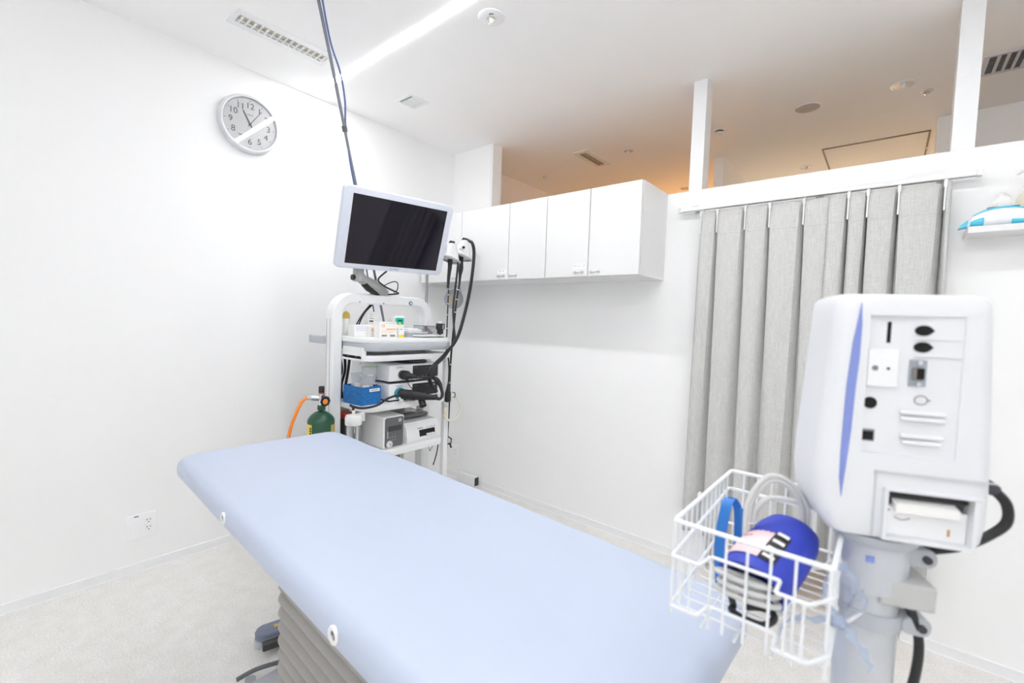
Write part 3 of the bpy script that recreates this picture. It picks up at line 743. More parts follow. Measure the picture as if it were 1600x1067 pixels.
def monitor():
    X = Vector((0.1093, 0.9937, 0.0261)); Z = Vector((0.3219, -0.0603, 0.9449)); N = Vector((0.9404, -0.0949, -0.3264))
    X.normalize(); Z = (Z-X*Z.dot(X)).normalized(); Y = Z.cross(X)
    t = thing('medical_monitor', 'large white framed medical monitor with dark screen on a tilted arm', 'monitor', mtx=axes((0.685, -1.038, 1.802), X, Y, Z))
    W_, Hh = .68, .433
    b = bmesh.new(); prism(b, rrect(W_, Hh, .028, 6), 0, .030, 'xz', .008, 3); fr = obj('bezel', b, mat('monitor_white', (.68, .71, .80), .35), t, True)
    b = bmesh.new(); prism(b, rrect(W_-.05, Hh-.05, .03, 6), .030, .058, 'xz', .014, 3); obj('rear_cover', b, M_WHITE, t, True)
    obj('screen', box(-.288, .296, -.0012, .004, -.187, .180), M_SCREEN, t)
    text('maker_name', 'OLYMPUS', .014, M_GRYPRINT, t, axes((.01, -.0005, -.2015), (1, 0, 0), (0, 0, 1), (0, -1, 0)), .0003)
    # articulated arm under / behind it (in world space, converted to local)
    inv = t.matrix_world.inverted()
    def wp(*p): return inv @ Vector(p)
    b = bmesh.new(); pts = [wp(.47, -.985, 1.478), wp(.50, -1.05, 1.510), wp(.52, -1.16, 1.545), wp(.535, -1.195, 1.575)]
    tube(b, pts, lambda s: .034-.006*s, 14); obj('arm_lower', b, mat('arm_grey', (.38, .38, .38), .4), t, True)
    b = bmesh.new(); tube(b, [wp(.475, -1.02, 1.468), wp(.515, -1.12, 1.500), wp(.525, -1.15, 1.522)], .020, 12); obj('arm_slot', b, M_BLACK, t, True)
    b = bmesh.new(); cyl(b, wp(.53, -1.19, 1.53), wp(.53, -1.19, 1.66), .030, n=20); obj('arm_joint', b, mat('arm_grey', (.38, .38, .38), .4), t, True)
    b = bmesh.new(); cyl(b, wp(.53, -1.23, 1.55), wp(.53, -1.215, 1.55), .016, n=16); obj('joint_cap', b, M_BLACK, t, True)
    b = bmesh.new(); cyl(b, wp(.53, -1.19, 1.65), wp(.585, -1.06, 1.80), .026, n=16); obj('arm_upper', b, mat('arm_grey', (.38, .38, .38), .4), t, True)
    b = bmesh.new(); bx(b, -.06, .06, .055, .085, -.06, .06, bev=.005); obj('mount_plate', b, M_DGREY, t)
    b = bmesh.new(); cyl(b, wp(.46, -.985, 1.464), wp(.46, -.985, 1.500), .040, n=24); obj('arm_foot', b, M_WHITE, t, True)
    b = bmesh.new(); tube(b, cr([wp(.60, -1.05, 1.60), wp(.56, -1.08, 1.55), wp(.55, -1.03, 1.515), wp(.54, -.95, 1.49), wp(.52, -.91, 1.480), wp(.50, -.97, 1.470)], 6), .005, 8); obj('cable', b, M_RUBBER, t, True)
    b = bmesh.new(); tube(b, cr([wp(.55, -1.03, 1.52), wp(.56, -.98, 1.545), wp(.56, -.945, 1.54), wp(.55, -.94, 1.50), wp(.53, -.95, 1.482)], 6), .003, 8); obj('cable', b, M_RUBBER, t, True)
monitor()

# --- processors
def processor(z, label, lamp):
    t = thing('video_processor', label, 'processor', (.50, -.903, z), group='stacked video processors')
    b = bmesh.new(); bx(b, -.20, .20, -.185, .185, .008, .102, bev=.006); obj('body', b, M_WHITE, t, True)
    obj('black_base', box(-.195, .195, -.180, .180, .0, .009), M_BLACK, t)
    p = obj('front_panel', box(.1995, .2035, -.022, .172, .018, .092, bev=.002, seg=1), M_BLACK, t)
    for i, (y, zz, w_, h) in enumerate(((.135, .076, .020, .010), (.10, .076, .008, .005), (.08, .076, .008, .004), (.05, .030, .007, .007), (.075, .030, .007, .007))):
        obj('button', box(.2034, .2046, y-w_/2, y+w_/2, zz-h/2, zz+h/2), M_LGREY if i == 0 else M_MGREY, p)
    obj('panel_text', box(.2034, .2042, -.015, .010, .078, .081), M_MGREY, p)
    text('maker_name', 'OLYMPUS', .011, M_GRYPRINT, t, axes((.2004, -.115, .086), (0, 1, 0), (0, 0, 1), (1, 0, 0)), .0003)
    for y, zz in ((-.155, .020), (-.155, .088)):
        for x in (-.10, .08):
            b = bmesh.new(); cyl(b, (x, -.185, zz), (x, -.1865, zz), .004, n=10); obj('screw', b, M_MGREY, t)
    obj('barcode_sticker', box(.02, .085, -.1862, -.1855, .028, .042), M_PAPER, t)
    for i in range(9): obj('barcode_bar', box(.025+.006*i, .0275+.006*i+.0012*(i % 2), -.1866, -.1861, .030, .040), M_BLKPRINT, t)
    if lamp:
        b = bmesh.new(); lathe(b, [(.034, 0), (.034, .012), (.028, .016)], 24, axes((.2005, -.115, .045), (0, 1, 0), (0, 0, 1), (1, 0, 0))); obj('socket_collar', b, M_TEALC, t, True)
    else:
        b = bmesh.new(); lathe(b, [(.026, 0), (.026, .008), (.022, .010)], 24, axes((.2005, -.100, .045), (0, 1, 0), (0, 0, 1), (1, 0, 0))); obj('socket_collar', b, M_MGREY, t, True)
processor(.850, 'lower white processor box with teal ringed connector on the middle shelf', True)
processor(.958, 'upper white processor box with black front panel, stacked on another', False)
def flat_thing_on_processor():
    t = thing('black_pouch', 'flat black pouch lying on the upper processor', 'pouch', (.56, -.86, 1.060))
    b = bmesh.new(); loft(b, [[(x*s, y*s, z) for x, y in rrect(.22, .18, .04, 5)] for s, z in ((.9, 0), (1, .006), (.95, .014), (.7, .022))]); obj('pouch_body', b, M_DGREY, t, True)
    b = bmesh.new(); tube(b, cr([(.10, -.05, .012), (.12, .0, .014), (.10, .06, .012)], 5), .003, 6); obj('zip', b, M_MGREY, t)
flat_thing_on_processor()

# plugs and their cables
def plug_upper():
    t = thing('video_plug', 'ribbed black round plug in the upper processor', 'plug', (.7105, -1.003, 1.003))
    R = lambda pr: lathe(bmesh.new(), pr, 20, axes((0, 0, 0), (0, 1, 0), (0, 0, 1), (.90, .42, -.10)))
    obj('connector', R([(.024, 0), (.026, .004), (.026, .030), (.022, .034)]), M_RUBBER, t, True)
    for k in range(3): obj('grip_ring', R([(.0275, .008+.008*k), (.0275, .012+.008*k)]), M_BLACK, t, True)
    obj('strain_relief', R([(.020, .032), (.017, .055), (.010, .075), (.008, .09)]), M_RUBBER, t, True)
    b = bmesh.new(); tube(b, cr([(.08, .037, -.009), (.10, .10, -.012), (.095, .17, -.02), (.085, .215, -.06), (.07, .24, -.11), (.075, .235, -.14)], 7), .007, 8); obj('cord', b, M_RUBBER, t, True)
    b = bmesh.new(); tube(b, cr([(.03, .015, -.025), (.035, .02, -.06), (.05, .06, -.10)], 5), .0025, 6); obj('tether', b, M_RUBBER, t, True)
plug_upper()
def plug_lower():
    t = thing('scope_connector', 'large black light guide connector plugged into the lower processor', 'connector', (.7175, -1.018, .895))
    ax = axes((0, 0, 0), (0, 1, 0), (0, 0, 1), Vector((.78, .62, -.08)).normalized())
    R = lambda pr: lathe(bmesh.new(), pr, 20, ax)
    obj('body', R([(.027, 0), (.028, .01), (.028, .06), (.026, .09), (.023, .12)]), M_RUBBER, t, True)
    obj('collar', R([(.030, .055), (.031, .06), (.031, .075), (.030, .08)]), M_BLACK, t, True)
    obj('boot', R([(.023, .12), (.018, .16), (.012, .21)]), M_RUBBER, t, True)
    b = bmesh.new(); cyl(b, (.02, -.02, -.02), (.05, -.03, -.030), .010, n=14); obj('air_port', b, M_CHROME, t, True)
    b = bmesh.new(); cyl(b, (.045, -.035, -.028), (.06, -.05, -.03), .006, n=12); obj('water_port', b, M_CREAM, t, True)
    b = bmesh.new(); cyl(b, (.075, .09, -.035), (.098, .085, -.07), .020, .021, n=20); obj('side_port', b, M_RUBBER, t, True)
    b = bmesh.new(); lathe(b, [(.016, 0), (.016, .0012)], 18, axes((.0985, .085, -.0705), (0, 1, 0), (.83, 0, .55), Vector((.55, 0, -.83)))); obj('port_hole', b, M_HOLE, t)
    d = Vector((.78, .62, -.08)).normalized()*.2
    b = bmesh.new(); tube(b, cr([d, d+Vector((.008, .025, -.008)), d+Vector((.004, .05, .012)), d+Vector((-.015, .045, .065)), d+Vector((-.03, .005, .115))], 6), .009, 10); obj('cord_end', b, M_RUBBER, t, True)
plug_lower()

# water bottle with its hose
def water_bottle():
    t = thing('water_bottle', 'clear water jar with white cap hanging below the middle shelf', 'bottle', (.765, -1.345, .69))
    b = bmesh.new(); lathe(b, [(.030, -.10), (.036, -.095), (.036, .07), (.030, .085), (.028, .095)], 24); obj('jar', b, M_CLEAR, t, True)
    b = bmesh.new(); lathe(b, [(.040, .085), (.042, .09), (.042, .122), (.036, .135), (.014, .140)], 28); obj('cap', b, M_GLOSSW, t, True)
    b = bmesh.new(); lathe(b, [(.008, .138), (.008, .155), (.006, .16)], 12); obj('inlet', b, M_CREAM, t, True)
    b = bmesh.new(); bx(b, -.03, -.01, .03, .075, .09, .135, bev=.004); obj('hanger_clip', b, M_OFFW, t)
    b = bmesh.new(); tube(b, cr([(0, 0, .15), (-.003, -.002, .175), (-.01, -.012, .185), (0, .0, .177), (.01, .05, .165), (.015, .13, .172), (.01, .20, .20), (.01, .27, .212)], 7), .0065, 8); obj('hose', b, M_RUBBER, t, True)
water_bottle()

# blue felt box with packs
def blue_box():
    t = thing('blue_storage_box', 'open blue patterned storage box with a white label on the middle shelf', 'storage box', (.615, -1.205, .850), math.radians(4))
    hx, hy, h = .085, .062, .100
    g = bmesh.new()
    bx(g, -hx, hx, -hy, -hy+.004, 0, h); bx(g, -hx, hx, hy-.004, hy, 0, h); bx(g, -hx, -hx+.004, -hy+.004, hy-.004, 0, h); bx(g, hx-.004, hx, -hy+.004, hy-.004, 0, h); bx(g, -hx+.004, hx-.004, -hy+.004, hy-.004, 0, .004)
    obj('box_body', g, M_BLUEBOX, t)
    obj('name_label', box(hx, hx+.0012, -.015, .052, .072, .088), M_PAPER, t)
    obj('label_text', box(hx+.001, hx+.0016, -.005, .04, .078, .082), M_GRYPRINT, t)
blue_box()
def packet(loc, rz, tilt, w_, h, label, m):
    t = thing('sterile_packet', label, 'packet', loc, rz, group='clear packets in the blue box')
    b = bmesh.new(); bx(b, -w_/2, w_/2, -.003, .003, 0, h, bev=.002); b.transform(Matrix.Rotation(tilt, 4, 'X')); obj('pouch', b, m, t)
    b = bmesh.new(); bx(b, -w_*.3, w_*.2, -.0045, -.0031, h*.35, h*.6); b.transform(Matrix.Rotation(tilt, 4, 'X')); obj('print', b, M_PAPER, t)
    b = bmesh.new(); bx(b, -w_/2, w_/2, -.0035, .0035, h-.006, h); b.transform(Matrix.Rotation(tilt, 4, 'X')); obj('seal', b, M_GREENFILM if 'green' in label else M_GLOSSW, t)
packet((.60, -1.215, .858), math.radians(70), -.30, .075, .17, 'clear packet leaning in the blue box, nearest the cart post', M_FILM)
packet((.635, -1.19, .858), math.radians(60), -.12, .07, .15, 'clear packet upright in the middle of the blue box', M_FILM)
packet((.59, -1.165, .858), math.radians(80), .22, .085, .20, 'clear packet with a green edge leaning against the processors', M_FILM)
tp = thing('black_cable_bundle', 'black cable bundle behind the blue box', 'cable', (.42, -1.205, .85))
for k in range(3):
    b = bmesh.new(); tube(b, cr([(.0, .01*k-.02, .0), (.02*k-.02, .015*k-.03, .08), (.01, .02*k-.02, .16), (-.01, .03*k-.02, .235)], 5), .008, 8); obj('cable_strand', b, M_RUBBER, tp, True)

# lower shelf devices
def co2_unit():
    t = thing('insufflator_unit', 'white box with a tall grey control panel on the lower shelf', 'medical unit', (.55, -1.055, .588), math.radians(0))
    b = bmesh.new(); bx(b, -.20, .165, -.075, .068, .0, .182, bev=.010, seg=3); obj('body', b, M_WHITE, t, True)
    b = bmesh.new(); prism(b, rrect(.122, .168, .012, 4), .165, .170, 'yz', .001)
    for v in b.verts: v.co.y += -.0035; v.co.z += .092
    p = obj('front_panel', b, M_MGREY, t)
    obj('display', box(.1698, .1708, -.045, .045, .098, .128), M_DGREY, p)
    obj('bar_mark', box(.1698, .1708, -.052, -.046, .060, .10), M_LGREY, p)
    b = bmesh.new(); cyl(b, (.170, .032, .156), (.1715, .032, .156), .012, n=18); obj('badge', b, M_LGREY, p)
    for i in range(2):
        for j in range(3): obj('key', box(.1698, .1712, -.045+.02*j, -.033+.02*j, .060-.018*i, .068-.018*i), M_GRYPRINT, p)
    b = bmesh.new(); lathe(b, [(.020, 0), (.020, .006), (.012, .007)], 22, axes((.170, -.038, .026), (0, 1, 0), (0, 0, 1), (1, 0, 0))); ol = obj('outlet_port', b, M_GLOSSW, p, True)
    b = bmesh.new(); cyl(b, (.176, -.038, .026), (.186, -.034, .022), .006, n=12); obj('port_pin', b, M_CHROME, ol)
co2_unit()
def printer():
    t = thing('photo_printer', 'small white photo printer with dark paper slot on the lower shelf', 'printer', (.56, -.842, .588))
    b = bmesh.new()
    P = [(-.17, 0), (.155, 0), (.165, .02), (.150, .085), (.120, .118), (-.17, .125)]
    prism(b, P, -.125, .130, 'xz', .006); obj('body', b, M_WHITE, t, True)
    # sloped front features: plane from (.165,.02) to (.150,.085)
    def fr(y0, y1, z0, z1, d0, d1):
        g = bmesh.new(); vs = []
        for d in (d0, d1):
            for y, z in ((y0, z0), (y1, z0), (y1, z1), (y0, z1)): vs.append(g.verts.new((.165-(z-.02)*.23+d, y, z)))
        for f in ((0, 1, 2, 3), (4, 5, 6, 7), (0, 1, 5, 4), (1, 2, 6, 5), (2, 3, 7, 6), (3, 0, 4, 7)): g.faces.new([vs[i] for i in f])
        return g
    s = obj('paper_slot', fr(-.035, .085, .032, .070, -.002, .0012), M_HOLE, t)
    obj('paper', fr(.015, .075, .036, .044, .0012, .012), M_PAPER, s)
    obj('name_plate', fr(-.045, -.005, .088, .094, -.003, .0012) if False else fr(-.045, -.005, .078, .083, -.002, .0014), M_GRYPRINT, t)
    for i in range(4): obj('key', fr(.02+.02*i, .03+.02*i, .076, .082, -.002, .0016), M_LGREY, t)
    b = bmesh.new(); bx(b, -.13, .06, -.11, .115, .125, .150, bev=.012); obj('smoked_lid', b, mat('smoked_plastic', (.16, .155, .15), .12), t, True)
    obj('lid_label', box(.0, .05, .02, .09, .1501, .1507), M_LGREY, t)
printer()

# items on the tray
TZ = 1.217
def carton(loc, rz, sx, sy, sz, label, m=M_PAPER, prints=()):
    t = thing('carton', label, 'box', loc, rz, group='cartons on the cart tray')
    b = bmesh.new(); bx(b, -sx/2, sx/2, -sy/2, sy/2, 0, sz, bev=.0012, seg=1); obj('carton_body', b, m, t)
    obj('lid_flap', box(-sx/2+.001, sx/2-.001, -sy/2+.001, sy/2-.001, sz, sz+.0012), m, t)
    for nm, y0, y1, z0, z1, mm in prints:      # on the +x face
        obj(nm, box(sx/2, sx/2+.0007, y0, y1, z0, z1), mm, t)
    return t
oc = carton((.645, -1.082, TZ), .03, .055, .118, .088, 'white carton with orange print and barcodes on the cart tray', prints=[
    ('orange_band', -.012, .050, .046, .051, M_ORPRINT), ('orange_line', -.048, .050, .036, .040, mat('pale_orange', (.93, .62, .45), .6)), ('orange_line', -.048, .050, .027, .030, mat('pale_orange', (.93, .62, .45), .6)), ('top_edge', -.02, .056, .078, .082, mat('pale_orange', (.93, .62, .45), .6))])
text('carton_figure', '10', .026, M_ORPRINT, oc, axes((.0283, -.038, .066), (0, 1, 0), (0, 0, 1), (1, 0, 0)), .0003)
for y0 in (-.045, .012):
    for i in range(8): obj('barcode_bar', box(.0275, .0283, y0+.0045*i, y0+.0045*i+.0018+.0012*(i % 2), .006, .017), M_BLKPRINT, oc)
pk = mat('pale_grey_print', (.62, .63, .68), .6)
carton((.52, -1.165, TZ), 0, .07, .118, .066, 'low white carton with pale blue print behind the orange carton', prints=[('print_line', -.05, .02, .054-.010*i, .058-.010*i, M_PALEPRINT) for i in range(3)] + [('blue_dot', .026, .031, .052, .057, M_PURPLE)])
carton((.56, -1.125, TZ), 0, .05, .05, .058, 'small white carton with faint orange print, left of the orange carton', prints=[('orange_mark', -.01, .016, .030, .050, mat('pale_orange', (.93, .62, .45), .6)), ('orange_mark', -.006, .012, .012, .026, mat('cream_print', (.9, .82, .68), .6))])
carton((.42, -1.035, TZ), 0, .05, .065, .145, 'tall pale carton with black lettering at the back of the tray', prints=[('letter_line', -.025, .000, .128, .132, pk), ('letter_line', -.025, -.005, .115, .119, pk), ('letter_line', -.025, .0, .102, .106, M_GRYPRINT), ('black_block', -.025, .002, .084, .092, M_BLKPRINT)])
gc = carton((.58, -.952, TZ), .0, .035, .066, .125, 'white packet with a green label at the middle of the tray', prints=[('green_label', -.030, .030, .074, .114, M_TEAL), ('white_stroke', -.012, .020, .094, .100, M_PAPER)])
b = bmesh.new(); cyl(b, (.0178, .0, .078), (.0192, .0, .078), .009, n=18); obj('yellow_dot', b, M_YEL, gc)
carton((.655, -.995, TZ), .05, .045, .040, .055, 'small white and yellow carton beside the orange carton', prints=[('yellow_base', -.02, .02, .0, .016, M_YEL), ('violet_mark', -.012, .006, .046, .050, M_PURPLE)])
def yellow_bottle():
    t = thing('capped_bottle', 'white bottle with a mustard yellow cap next to the left cart post', 'bottle', (.42, -1.198, TZ))
    b = bmesh.new(); lathe(b, [(.020, 0), (.023, .004), (.023, .095), (.020, .10)], 22); obj('body', b, M_OFFW, t, True)
    b = bmesh.new(); lathe(b, [(.021, .10), (.021, .118), (.016, .134), (.006, .142)], 22); obj('cap', b, M_YCAP, t, True)
yellow_bottle()
def cloth_heap():
    t = thing('folded_cloth', 'folded white gauze lying on the tray', 'gauze', (.58, -.865, TZ+.030))
    b = bmesh.new()
    secs = [[(x*s+.004*math.sin(9*x), y*s, z) for x, y in rrect(.12, .12, .02, 5)] for s, z in ((.95, 0), (1, .006), (.9, .014), (.6, .022))]
    loft(b, secs); obj('gauze', b, M_PAPER, t, True)
    b = bmesh.new(); bx(b, -.05, .06, -.055, .055, .012, .016); obj('top_fold', b, M_GLOSSW, t)
cloth_heap()
def grey_tray_box():
    t = thing('instrument_dish', 'pale grey rectangular dish under the gauze on the tray', 'dish', (.58, -.855, TZ))
    b = bmesh.new(); loft(b, [[(x*s, y*s, z) for x, y in rrect(.14, .17, .02, 5)] for s, z in ((.92, 0), (1, .024), (1.03, .026), (1.03, .029), (.96, .029))]); obj('dish_body', b, M_LGREY, t, True)
    b = bmesh.new(); tube(b, [(x*1.03, y*1.03, .028) for x, y in rrect(.14, .17, .02, 5)], .002, 6, True); obj('rim', b, M_WHITE, t)
grey_tray_box()
def pad():
    t = thing('white_pad', 'thin curved white pad at the right front of the tray', 'pad', (.66, -.78, TZ))
    b = bmesh.new(); loft(b, [[(x*s, y*s, z+.004*math.cos(y*14)) for x, y in rrect(.12, .22, .03, 6)] for s, z in ((.96, .0045), (1, .009), (.97, .014))]); obj('pad_body', b, M_GLOSSW, t, True)
    obj('pad_label', box(-.02, .02, -.03, .03, .0165, .0185), M_WHITE, t)
pad()
def clear_box():
    t = thing('acrylic_bin', 'clear acrylic bin with pink contents on the right of the tray', 'bin', (.54, -.705, TZ))
    g = bmesh.new(); h = .065
    bx(g, -.06, .06, -.05, -.047, 0, h); bx(g, -.06, .06, .047, .05, 0, h); bx(g, -.06, -.057, -.047, .047, 0, h); bx(g, .057, .06, -.047, .047, 0, h)
    obj('walls', g, M_CLEAR, t)
    b = bmesh.new(); loft(b, [[(x*s, y*s, z) for x, y in rrect(.09, .07, .02, 5)] for s, z in ((.9, .001), (1, .02), (.7, .042), (.3, .05))]); obj('pink_pouch', b, mat('pale_pink', (.90, .72, .78), .6), t, True)
    obj('lid', box(-.062, .062, -.052, .052, h, h+.004), M_GRYPRINT, t)
clear_box()
def scope_cap():
    t = thing('black_canister', 'black cylindrical canister with pale top on a small foot at the tray end', 'canister', (.66, -.685, TZ))
    b = bmesh.new(); lathe(b, [(.018, .008), (.018, .012), (.008, .014), (.008, .020)], 18); obj('foot', b, M_BLACK, t, True)
    b = bmesh.new(); lathe(b, [(.018, .020), (.020, .024), (.020, .045), (.028, .052), (.028, .082), (.026, .086)], 24); obj('body', b, M_RUBBER, t, True)
    b = bmesh.new(); lathe(b, [(.022, .086), (.024, .092), (.012, .100)], 20); obj('top', b, mat('pale_glass', (.62, .78, .80), .2), t, True)
    obj('base_tab', box(-.02, .02, -.012, .012, 0, .009), M_BLACK, t)
    obj('side_line', box(.0275, .0290, -.003, .001, .052, .08), M_PAPER, t)
scope_cap()

# pole with scope hanger
def hanger():
    t = thing('scope_hanger', 'slim grey pole rising from the cart with a white two arm scope hanger', 'hanger', (.46, -.640, 0))
    b = bmesh.new(); cyl(b, (0, .0, 1.22), (0, .0, 1.82), .010, n=14); obj('pole', b, mat('pole_grey', (.36, .35, .34), .4), t, True)
    b = bmesh.new(); bx(b, -.016, .016, -.016, .016, 1.272, 1.296, bev=.003); obj('clamp', b, M_BLACK, t)
    b = bmesh.new(); tube(b, [(0, -.02, 1.272), (.0, .13, 1.268)], .004, 8); obj('cross_bar', b, M_STEEL, t)
    b = bmesh.new(); bx(b, -.03, .03, -.02, .02, 1.21, 1.224); obj('pole_foot', b, M_WHITE, t)
    b = bmesh.new(); tube(b, cr([(0, 0, 1.81), (.04, .02, 1.825), (.10, .06, 1.83), (.15, .11, 1.82)], 5), .011, 10); obj('arm', b, M_WHITE, t, True)
    b = bmesh.new(); tube(b, cr([(.10, .06, 1.82), (.15, .02, 1.80), (.17, -.02, 1.79)], 5), .010, 10); obj('arm', b, M_WHITE, t, True)
hanger()
def scope(label, top, pts_tube, hood_h, lean, kind):
    """hanging endoscope: white control hood, grey rim, black grip, long tube"""
    x, y, z = top
    t = thing('endoscope', label, 'endoscope', (x, y, z), group='endoscopes on the hanger')
    secs = []
    for k in range(9):
        s = k/8; w_ = .026+.046*s**.8; dp = .020+.026*s; zz = -hood_h*s
        secs.append([(px, py+lean*s, zz - (.012*s)*(py/.05)) for px, py in rrect(dp*2, w_*2*.82, min(dp, w_*.8)*.7, 4)])
    b = bmesh.new(); loft(b, secs); obj('control_hood', b, M_GLOSSW, t, True)
    rim = [(px, py+lean, -hood_h-.003-(.012)*(py/.05)) for px, py in rrect(.094, .120, .030, 4)]
    b = bmesh.new(); tube(b, rim, .008, 8, True); obj('rim', b, mat('rim_grey', (.40, .41, .42), .4), t, True)
    b = bmesh.new()
    for q in range(2): cyl(b, (.0, -.012+.022*q, -.002), (.006, -.012+.022*q, .016), .010, .008, n=14)
    bx(b, -.008, .008, -.022, .022, .0, .008, bev=.002); obj('valve_buttons', b, M_BLACK, t, True)
    b = bmesh.new(); tube(b, cr([(.0, lean*1.0, -hood_h), (.0, lean*1.02, -hood_h-.05), (0, lean*1.0-.008, -hood_h-.12), (0, lean-.012, -hood_h-.19)], 6), (lambda s: (.017 if kind == 'straight' else .014+.009*math.exp(-((s-.5)/.16)**2))*(1-.55*s)), 14); obj('grip', b, M_RUBBER, t, True)
    b = bmesh.new(); tube(b, cr([(px-x, py-y, pz-z) for px, py, pz in pts_tube], 8), .0065 if kind == 'bulb' else .004, 10); tb_ = obj('insertion_tube', b, M_RUBBER, t, True)
    P = [Vector((px-x, py-y, pz-z)) for px, py, pz in cr(pts_tube, 8)]
    for i in range(3, len(P)-1, 4):
        d = (P[i+1]-P[i]).normalized(); b = bmesh.new(); cyl(b, P[i], P[i]+d*.006, .0072 if kind == 'bulb' else .0046, n=10); obj('depth_mark', b, M_PAPER, tb_)
    return t
HX = .62
s2 = scope('white hooded endoscope on the right, its thick marked tube hanging to the floor', (HX, -.455, 1.868), [(HX, -.492, 1.565), (HX, -.515, 1.45), (HX, -.535, 1.25), (HX-.02, -.535, 1.0), (HX-.02, -.535, .75), (HX-.02, -.545, .50), (HX-.02, -.55, .22), (HX-.02, -.54, .07)], .115, -.025, 'bulb')
s1 = scope('white hooded endoscope on the left, mostly behind the monitor edge, with a thin tube', (HX, -.570, 1.83), [(HX, -.587, 1.525), (HX, -.590, 1.42), (HX, -.592, 1.25), (HX, -.592, 1.0), (HX, -.598, .70), (HX, -.605, .50)], .105, -.012, 'straight')
b = bmesh.new(); lathe(b, [(.013, 0), (.013, .018), (.009, .022)], 18, axes((.03, .052, -.022), (0, 1, 0), (0, 0, 1), (1, 0, 0))); bt = obj('side_knob', b, M_GLOSSW, s1, True)
b = bmesh.new(); lathe(b, [(.009, .022), (.009, .032), (.006, .034)], 16, axes((.03, .052, -.022), (0, 1, 0), (0, 0, 1), (1, 0, 0))); obj('knob_cap', b, M_BLACK, bt, True)
def uni_cord(label, off, r):
    t = thing('hanging_cable', label, 'cable', (HX, -.43, 1.87), group='scope cords')
    pts = [(HX+.01, -.45, 1.875), (HX+.03, -.425+off, 1.86), (HX+.04, -.410+off, 1.80), (HX+.05, -.425+off, 1.68), (HX+.07, -.470+off, 1.52), (HX+.10, -.545+off, 1.35), (HX+.14, -.640+off, 1.21), (HX+.17, -.760+off, 1.12), (HX+.185, -.865+off, 1.055), (HX+.185, -.895+off, 1.00), (HX+.18, -.870+off, .945), (HX+.18, -.83+off, .90)]
    b = bmesh.new(); tube(b, cr([(p[0]-HX, p[1]+.43, p[2]-1.87) for p in pts], 8), r, 10); obj('cord', b, M_RUBBER, t, True)
    b = bmesh.new(); tube(b, [(pts[0][0]-HX, pts[0][1]+.43, pts[0][2]-1.87), (pts[1][0]-HX, pts[1][1]+.43, pts[1][2]-1.87)], r*1.6, 10); obj('strain_relief', b, M_DGREY, t, True)
uni_cord('thick black scope cord looping in front of the tray to the processors', 0.0, .0065)
uni_cord('second black scope cord running alongside the thick one', .014, .0055)
tm = thing('middle_scope_tube', 'straight black tube hanging between the two white endoscopes', 'tube', (HX+.02, -.535, 1.74))
b = bmesh.new(); tube(b, cr([(0, .01, .0), (0, -.005, -.15), (0, -.025, -.32), (.04, -.05, -.46), (.10, -.10, -.54), (.145, -.21, -.63), (.165, -.31, -.69), (.168, -.35, -.745), (.162, -.32, -.80)], 7), .0068, 10); obj('tube', b, M_RUBBER, tm, True)
b = bmesh.new(); cyl(b, (0, .010, .0), (0, .012, .035), .009, n=12); obj('tube_end', b, M_DGREY, tm, True)
tw = thing('hand_switch', 'black pear shaped hand switch hanging on a cord by the right cart post', 'switch', (.70, -.640, .80))
b = bmesh.new(); lathe(b, [(.015, 0), (.020, .006), (.020, .06), (.015, .075), (.007, .11), (.005, .12)], 16); obj('grip', b, M_RUBBER, tw, True)
b = bmesh.new(); tube(b, cr([(0, 0, .11), (0, .004, .20), (-.005, .0, .28), (-.02, -.01, .33)], 6), .005, 8); obj('cord', b, M_RUBBER, tw, True)
b = bmesh.new(); tube(b, cr([(0.01, .03, .06), (.01, .05, .055), (.01, .055, .035), (.01, .045, .025)], 4), .003, 6); obj('hook', b, M_BLACK, tw)
tl = thing('cream_hose', 'loop of cream tubing hanging from the cart side', 'tube', (.70, -.60, .75))
ringpts = [(0, .075*math.cos(a), .078*math.sin(a)) for a in [math.radians(130-12.5*i) for i in range(24)]]
b = bmesh.new(); tube(b, ringpts, .006, 10); obj('loop', b, M_CREAM, tl, True)
b = bmesh.new(); cyl(b, (-.01, -.045, .02), (-.01, -.045, -.06), .016, .013, n=14); obj('connector', b, M_CREAM, tl, True)
td = thing('loose_black_lead', 'short loose black lead dangling below the lower shelf', 'cable', (.72, -.735, .545))
b = bmesh.new(); tube(b, cr([(0, .01, .02), (.0, .0, -.04), (.0, -.015, -.09), (0, -.03, -.125)], 5), .0035, 8); obj('lead', b, M_RUBBER, td, True)
b = bmesh.new(); tube(b, [(0, -.07, .0), (0, -.06, -.03), (0, -.035, .0)], .002, 6); obj('clip', b, M_RUBBER, td)
tf = thing('cable_fork', 'black clip holding the scope tube near the side post', 'clip', (.64, -.555, .50))
b = bmesh.new(); tube(b, [(0, -.02, .05), (.0, .012, .03), (0, .01, .0)], .0045, 8); tube(b, [(0, -.02, .0), (.0, .0, .0), (0, .012, -.03)], .006, 8); obj('clip_body', b, M_BLACK, tf)
b = bmesh.new(); cyl(b, (0, .0, .015), (.008, .0, .015), .006, n=10); obj('clip_pin', b, M_STEEL, tf)

